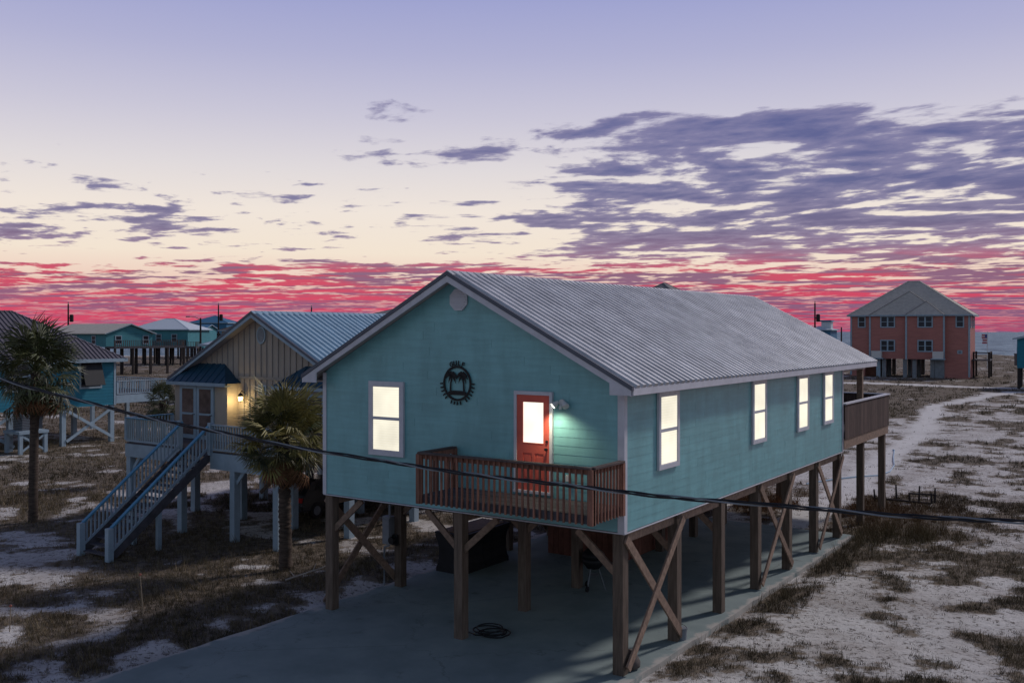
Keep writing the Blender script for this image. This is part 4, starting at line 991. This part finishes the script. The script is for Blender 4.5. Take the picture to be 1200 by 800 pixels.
# flag, sign box
fg = thing('flag_pole', 'flagpole with striped flag hanging beside the salmon house', 'flagpole', at(1157, 185, -.2))
M_flag = mat('flag_red', (.45, .10, .12), .8, .1); M_flagw = mat('flag_white', (.6, .55, .6), .8, .05); M_flagb = mat('flag_blue', (.06, .08, .25), .8, .1)
obj('pole', MB().tube([(0, 0, 0), (0, 0, 7.4)], .06, 8), M_plastic, fg)
for i in range(7): obj('stripe', MB().box(-1.0 + .12 * math.sin(i), -.07, -.02 + .05 * (i % 2), .02 + .05 * (i % 2), 5.0 + i * .26, 5.255 + i * .26), M_flag if i % 2 == 0 else M_flagw, fg)
obj('canton', MB().box(-.45, -.07, -.035, .1, 6.1, 6.82), M_flagb, fg)
ub = thing('utility_cabinet', 'dark square cabinet on a post near the right edge', 'cabinet', at(1194, 120, 0)); obj('post', MB().box(-.12, .12, -.12, .12, -.3, 2.9), M_pole, ub); obj('cabinet', MB().box(-.42, .42, -.3, .3, 2.9, 4.3), M_dark, ub); obj('lid', MB().box(-.46, .46, -.34, .34, 4.3, 4.4), M_black, ub)

# ---- utility poles
def pole(px, d, ytop, label, arm=True, can=False, lamp=False):
    zt = CAM_H + (388 - ytop) * d / 1119.4
    o = thing('utility_pole', label, 'utility pole', at(px, d, -.2), R(random.uniform(-20, 20)), 'utility poles on the skyline')
    obj('shaft', MB().tube([(0, 0, 0), (0, 0, zt)], [.20, .13], 8), M_pole, o)
    if arm: obj('insulator', MB().tube([(0, 0, zt), (0, 0, zt + .4)], .08, 6), M_grey, o)
    if can:
        obj('transformer', MB().lathe([(.25, zt - 3.2), (.34, zt - 3.1), (.34, zt - 2.0), (.2, zt - 1.85)], .55, 0, 12), M_pole, o); obj('bracket', MB().box(0, .4, -.06, .06, zt - 2.6, zt - 2.45), M_pole, o)
    if lamp:
        obj('lamp_arm', MB().tube([(0, 0, zt - .3), (-.8, 0, zt + .15), (-1.7, 0, zt + .2)], .06, 6), M_grey, o); obj('lamp_head', MB().box(-2.2, -1.6, -.15, .15, zt + .1, zt + .28), M_grey, o)
pole(80, 172, 355, 'utility pole with transformer above the far left taupe roof', can=True)
pole(256, 190, 356, 'utility pole rising behind the distant blue house', can=True)
pole(235, 150, 371, 'street light pole with pale arm, far left', lamp=True, arm=False)
pole(365, 185, 359, 'tip of a utility pole above the cottage ridge')
pole(955, 165, 354, 'utility pole with transformer left of the salmon house', can=True)
pole(986, 190, 382, 'short bare pole left of the salmon house', arm=False)
#@@PALMS
# ------------------------------------------------------------------ cabbage palms
def frond_mesh(seed, m, pet, fan, droop, nl=26):
    """fan leaf: stalk along +x, blades spread round its tip and folded down"""
    rg = random.Random(seed); mb = MB()
    p0, p1 = Vector((0, 0, 0)), Vector((pet, 0, -.06 * pet))
    mb.add([p0 + Vector((0, -.022, 0)), p0 + Vector((0, .022, 0)), p1 + Vector((0, .010, 0)), p1 + Vector((0, -.010, 0)), p0 + Vector((0, 0, .02)), p1 + Vector((0, 0, .012))], [(0, 4, 5, 3), (4, 1, 2, 5), (0, 3, 2, 1)])
    for i in range(nl):
        a = R(-118 + 236 * i / (nl - 1) + rg.uniform(-4, 4)); L_ = fan * (.72 + .28 * math.cos(a * .62)) * rg.uniform(.86, 1.08)
        d = Vector((math.cos(a), math.sin(a), 0)); s_ = Vector((-math.sin(a), math.cos(a), 0))
        lift = .12 * math.cos(a * 2)
        q1 = p1 + d * L_ * .55 + Vector((0, 0, lift * fan - .02)); dr = droop * rg.uniform(.5, 1.5)
        q2 = q1 + d * L_ * .45 * math.cos(dr) - Vector((0, 0, L_ * .45 * math.sin(dr)))
        wd = .024 * fan / .75; up = Vector((0, 0, .012))
        mb.add([p1 + d * .03, q1 - s_ * wd, q1 + s_ * wd, q2, q1 + up], [(0, 1, 4), (0, 4, 2), (1, 3, 4), (4, 3, 2)])
    return mb.mesh('frond', m)
GREEN = [frond_mesh(i, M_frond, .60 + .08 * (i % 3), .78, .35 + .2 * (i % 3)) for i in range(6)]
GOLD = [frond_mesh(20 + i, M_gold if i < 5 else M_frond, .66 + .08 * (i % 3), .74, .25 + .18 * (i % 3)) for i in range(6)]
DEAD = [frond_mesh(50 + i, M_dead, .5, .66, 1.0) for i in range(3)]
def palm(label, loc, h, spread, lean, ng, nd, seed, name='palm_tree', low=-45, tr=.15, kinds=None):
    kinds = kinds or GREEN
    rg = random.Random(seed); o = thing(name, label, 'palm tree' if name == 'palm_tree' else 'shrub', loc)
    NR = 56
    pts = [(lean[0] * (i / NR) ** 1.5 + rg.uniform(-.008, .008), lean[1] * (i / NR) ** 1.5, -.1 + (h + .1) * i / NR) for i in range(NR + 1)]
    mb = MB().tube(pts, [tr * (1.15 if i < 2 else 1.0) * (1 + (.05 if i % 2 else -.05) + .04 * rg.uniform(-1, 1)) * (1 - .12 * i / NR) for i in range(NR + 1)], 12); mb.smooth = True
    trunk = obj('trunk', mb, M_trunk, o)
    for i in range(26):                                       # old leaf boots under the crown
        a = rg.uniform(0, 6.28); z = h - rg.uniform(.05, .9); r = tr * .9
        p = Vector((lean[0] + r * math.cos(a), lean[1] + r * math.sin(a), z)); q = p + Vector((.11 * math.cos(a), .11 * math.sin(a), .17))
        obj('leaf_base', MB().beam(p, q, .07, .03), M_trunk, trunk)
    def place(me, az_, pit, s, roll, z, nm):
        f_ = link(nm, me, o, (lean[0] + .05 * math.cos(az_), lean[1] + .05 * math.sin(az_), z))
        f_.rotation_euler = (Matrix.Rotation(az_, 3, 'Z') @ Matrix.Rotation(-pit, 3, 'Y') @ Matrix.Rotation(roll, 3, 'X')).to_euler(); f_.scale = (s, s, s)
    for i in range(ng):
        u_ = (i + .5) / ng; pit = R(86 - (86 - low) * u_ ** .85 + rg.uniform(-9, 9)); a = i * 2.39996 + rg.uniform(-.25, .25)
        place(kinds[rg.randrange(6)], a, pit, spread * rg.uniform(.70, 1.2), rg.uniform(-.6, .6), h + .12 - .45 * u_, 'frond')
    for i in range(nd):
        a = i * 2.39996 * 1.1 + rg.uniform(-.4, .4)
        place(DEAD[rg.randrange(3)], a, R(rg.uniform(-86, -38)), spread * rg.uniform(.8, 1.1), rg.uniform(-.5, .5), h - .25 - rg.uniform(0, .4), 'dead_frond')
    return o
palm('cabbage palm with brown skirt between the beige and teal houses', (-6.85, 28.9, 0), 4.05, 1.14, (-.08, .05), 84, 44, 3, tr=.20, low=-35, kinds=GOLD)
palm('tall dark cabbage palm before the blue house at the left edge', (-18.05, 36.0, 0), 5.7, 1.34, (.10, .0), 62, 18, 8, tr=.17, low=-60)
palm('small shaggy palm growing beside the beige cottage deck', (-16.6, 45.5, 0), 3.9, .68, (.0, .0), 46, 12, 14, tr=.14, low=-60)

# ------------------------------------------------------------------ overhead service cable on its poles
cable = thing('power_cable', 'black twisted power cable crossing the whole view', 'cable', (0, 0, 0))
ctrl = [(-60, 427), (0, 442), (40, 453), (90, 468), (135, 480), (180, 490.5), (220, 498.5), (257, 507), (310, 517), (340, 523), (445, 541), (494, 547.5), (602, 561), (690, 571), (785, 581.5), (855, 587), (925, 592.5), (1100, 606.5), (1200, 612.5), (1260, 615)]
xa = np.array([c[0] for c in ctrl]); D0, D1 = 15.0, 9.5
dep = lambda x: 1.0 / ((1 / D0) + (1 / D1 - 1 / D0) * (x / 1200.0))
xw = np.array([(x - 600) / 1119.4 * dep(x) for x in xa]); zw_ = np.array([CAM_H - (y - 388) / 1119.4 * dep(x) for x, y in ctrl])
co = np.polyfit(xw, zw_, 3)
def cable_z(x):
    a, b2 = -8.6, 5.6; c = min(max(x, a), b2); z = float(np.polyval(co, c)); g = float(np.polyval(np.polyder(co), c)); e = x - c
    return z + g * e + .018 * e * e
cpt = lambda x: Vector((x, D0 + (x - xw[1]) * (D1 - D0) / (xw[-2] - xw[1]), cable_z(x)))
xl, xr = -17.0, 15.5
for ph_, m_, r_, nm in ((0.0, M_cable, .0115, 'insulated_strand'), (2.1, M_cable, .0115, 'insulated_strand'), (4.2, M_grey, .010, 'bare_strand')):
    pts = []
    for x in np.linspace(xl, xr, 1300):
        c = cpt(x); a = x * 5.0 + ph_ + .8 * math.sin(x * 1.3); c.y += .017 * math.cos(a); c.z += .017 * math.sin(a) + .006 * math.sin(x * 2.7); pts.append(c)
    obj(nm, MB().tube(pts, r_, 5), m_, cable)
for x, lb_ in ((xl, 'left'), (xr, 'right')):
    c = cpt(x); pt_ = thing('street_pole', 'wooden pole carrying the %s end of the power cable' % lb_, 'utility pole', (c.x + (-.14 if lb_ == 'left' else .14), c.y, -.2)); obj('shaft', MB().tube([(0, 0, 0), (0, 0, max(c.z, 6) + 1.2)], [.16, .12], 10), M_pole, pt_); obj('clevis', MB().tube([(0, 0, c.z + .2), (.15 if lb_ == 'left' else -.15, 0, c.z + .2)], .03, 6), M_grey, pt_)

# ------------------------------------------------------------------ small things in the sand
def gz(x, y): return float(ground_z(np.array([x]), np.array([y]))[0])
M_refl = mat('red_reflector', (.34, .12, .09), .4, .1); M_stick = mat('pale_stick', (.30, .24, .18), .8, .2)
for x, y, h_, lab, lean in ((-9.37, 24.3, 1.0, 'thin marker stake with a pale reflector left of the driveway', -.09), (-12.05, 22.9, .62, 'short marker stake with a red reflector at lower left', .03)):
    s_ = thing('marker_stake', lab, 'marker stake', (x, y, gz(x, y) - .03), 0, 'marker stakes in the grass'); obj('rod', MB().tube([(0, 0, -.1), (lean, 0, h_)], .012, 6), M_stick, s_)
    obj('reflector', MB().tube([(lean, -.02, h_ + .03), (lean, .01, h_ + .03)], .032, 12), M_refl, s_)
dw = thing('broken_fence', 'dark broken stubs of an old fence in the sand', 'fence', (16.9, 40.4, gz(16.9, 40.4)))
for i, (x, y, h_) in enumerate(((-1.35, .5, .5), (-1.0, .3, .4), (-.55, .2, .75), (-.1, -.1, .45), (.35, .1, .7), (.75, -.25, .45), (.95, -.1, .65))): obj('stub', MB().tube([(x, y, -.1), (x + random.uniform(-.05, .05), y, h_)], [.05, .03], 6), M_pole, dw)
obj('rail', MB().tube([(-.15, -.1, .42), (.98, -.12, .36)], .035, 6), M_pole, dw); obj('rail', MB().tube([(-1.4, .5, .12), (.6, -.5, .06)], .05, 6), M_pole, dw)
hp_ = [(945, 567), (975, 563), (1005, 560), (1030, 558), (1043, 553), (1048, 545), (1047, 536), (1048, 528)]
gp = []
for px, py in hp_:
    d = CAM_H * 1119.4 / (py - 388); x = (px - 600) / 1119.4 * d; gp.append((x, d, gz(x, d) + .05))
ph2 = thing('water_pipe', 'pale blue pipe lying in a bend on the sand', 'pipe', (0, 0, 0)); obj('run', MB().tube(gp, .035, 8), mat('pale_blue_pipe', (.35, .48, .60), .4, .1), ph2); obj('end_cap', MB().tube([gp[-1], (gp[-1][0] + .05, gp[-1][1] + .3, gp[-1][2])], .045, 8), M_bluerail, ph2)
brn = thing('dry_branch', 'bleached dry branch lying beside the front left piling', 'branch', (-6.0, 27.6, .02))
for i, (p, q, r_) in enumerate((((-.5, -.2, .05), (.45, .3, .28), .03), ((.0, .05, .16), (.25, -.15, .32), .018), ((.2, .17, .2), (.25, .45, .38), .016), ((-.25, -.07, .1), (-.45, .15, .22), .016), ((.45, .3, .28), (.7, .3, .42), .018))): obj('stem' if i == 0 else 'twig', MB().tube([p, q], [r_, r_ * .5], 6), mat('bleached_wood', (.42, .36, .32), .8, .15), brn)

# ------------------------------------------------------------------ dry grass
def blocked(x, y):
    lx, ly = tolot(x, y)
    return ((lx > -9.0) & (lx < .28) & (ly > -9.6) & (ly < 16.95))
def tufts(n, y0, y1, hmin, hmax, blades, wid, pal, seed, thin, sx=1.0):
    rg = np.random.default_rng(seed)
    yy = y0 * (y1 / y0) ** rg.random(n); xx = (rg.random(n) * 2 - 1) * (yy * .60 + 2.5)
    cv = grass_cover(xx, yy); keep = (rg.random(n) < np.clip(.62 * cv ** 1.3 + thin, 0, 1)) & ~blocked(xx, yy)
    xx, yy, cv = xx[keep], yy[keep], cv[keep]; n = len(xx); zz = ground_z(xx, yy)
    lx, ly = tolot(xx, yy)
    tall = 1 + 1.5 * np.exp(-(((xx - 13.6) / 3.4) ** 2 + ((yy - 33.8) / 1.6) ** 2)) + 1.0 * np.exp(-((lx + 3.5) / 6.0) ** 2 - ((ly - 21) / 3.0) ** 2) + .8 * (np.abs(lx - .9) < .6) * (ly > 6) * (ly < 18)
    hh = (hmin + (hmax - hmin) * rg.random(n) ** 1.7) * (.40 + .6 * cv) * tall
    B = blades; N = n * B
    bx = np.repeat(xx, B) + rg.normal(0, .055 * sx, N); by = np.repeat(yy, B) + rg.normal(0, .055 * sx, N); bz = np.repeat(zz, B) - .02
    h = np.repeat(hh, B) * rg.uniform(.45, 1.15, N); a = rg.uniform(0, 2 * np.pi, N); ln = rg.uniform(.1, .75, N) * h
    wa = rg.uniform(0, np.pi, N); w2 = wid * rg.uniform(.6, 1.4, N)
    V = np.empty((N, 3, 3)); V[:, 0] = np.stack([bx - np.cos(wa) * w2, by - np.sin(wa) * w2, bz], -1); V[:, 1] = np.stack([bx + np.cos(wa) * w2, by + np.sin(wa) * w2, bz], -1)
    V[:, 2] = np.stack([bx + np.cos(a) * ln, by + np.sin(a) * ln, bz + h], -1)
    pal = np.array(pal); big = fbm(xx, yy, 6.0, 3, 61) * .8 + rg.normal(0, .16, n)
    green = np.exp(-(((xx - 13.8) / 3.6) ** 2 + ((yy - 33.8) / 1.9) ** 2)); rust = np.exp(-((lx + 4) / 7.0) ** 2 - ((ly - 21) / 4.0) ** 2)
    ci = np.clip((big - .15) / .5 * (len(pal) - 1), 0, len(pal) - 1.001); i0 = ci.astype(int); fr = (ci - i0)[:, None]
    c = pal[i0] * (1 - fr) + pal[np.minimum(i0 + 1, len(pal) - 1)] * fr
    c = c * (1 - .7 * green[:, None]) + np.array([.055, .062, .028]) * .7 * green[:, None]
    c = c * (1 - .7 * rust[:, None]) + np.array([.22, .095, .040]) * .7 * rust[:, None]
    C = np.repeat(c, B, 0) * rg.uniform(.6, 1.4, (N, 1)); C = np.repeat(C, 3, 0); C = np.concatenate([np.clip(C, 0, 1), np.ones((len(C), 1))], 1)
    return V.reshape(-1, 3), C
PAL = [(.055, .045, .028), (.085, .066, .040), (.125, .094, .058), (.175, .132, .082), (.24, .19, .12)]
parts = [tufts(130000, 13.5, 42, .05, .26, 9, .0075, PAL, 1, .085),
         tufts(60000, 38, 90, .08, .32, 7, .014, PAL, 2, .07, 1.5), tufts(22000, 80, 260, .15, .45, 7, .04, PAL, 3, .003, 3.5),
         tufts(2600, 13.5, 60, .35, .75, 9, .006, PAL[2:], 4, .0)]
grm = bpy.data.materials.new('dry_grass'); grm.use_nodes = True
k = NT(grm.node_tree); b = k.n['Principled BSDF']; ca = k.node('ShaderNodeAttribute', attribute_name='tint'); k.l.new(ca.outputs['Color'], b.inputs['Base Color']); b.inputs['Roughness'].default_value = .8; b.inputs['Specular IOR Level'].default_value = .15
GV = np.concatenate([p[0] for p in parts]); GC = np.concatenate([p[1] for p in parts])
me = npmesh('grass', GV, np.arange(len(GV)).reshape(-1, 3), grm)
a_ = me.attributes.new('tint', 'FLOAT_COLOR', 'POINT'); a_.data.foreach_set('color', GC.astype(np.float32).ravel())
tag(link('grass', me), 'dry brown and olive grass tufts in the sand', 'grass', kind='stuff')
print('GRASS TRIS', len(GV) // 3)
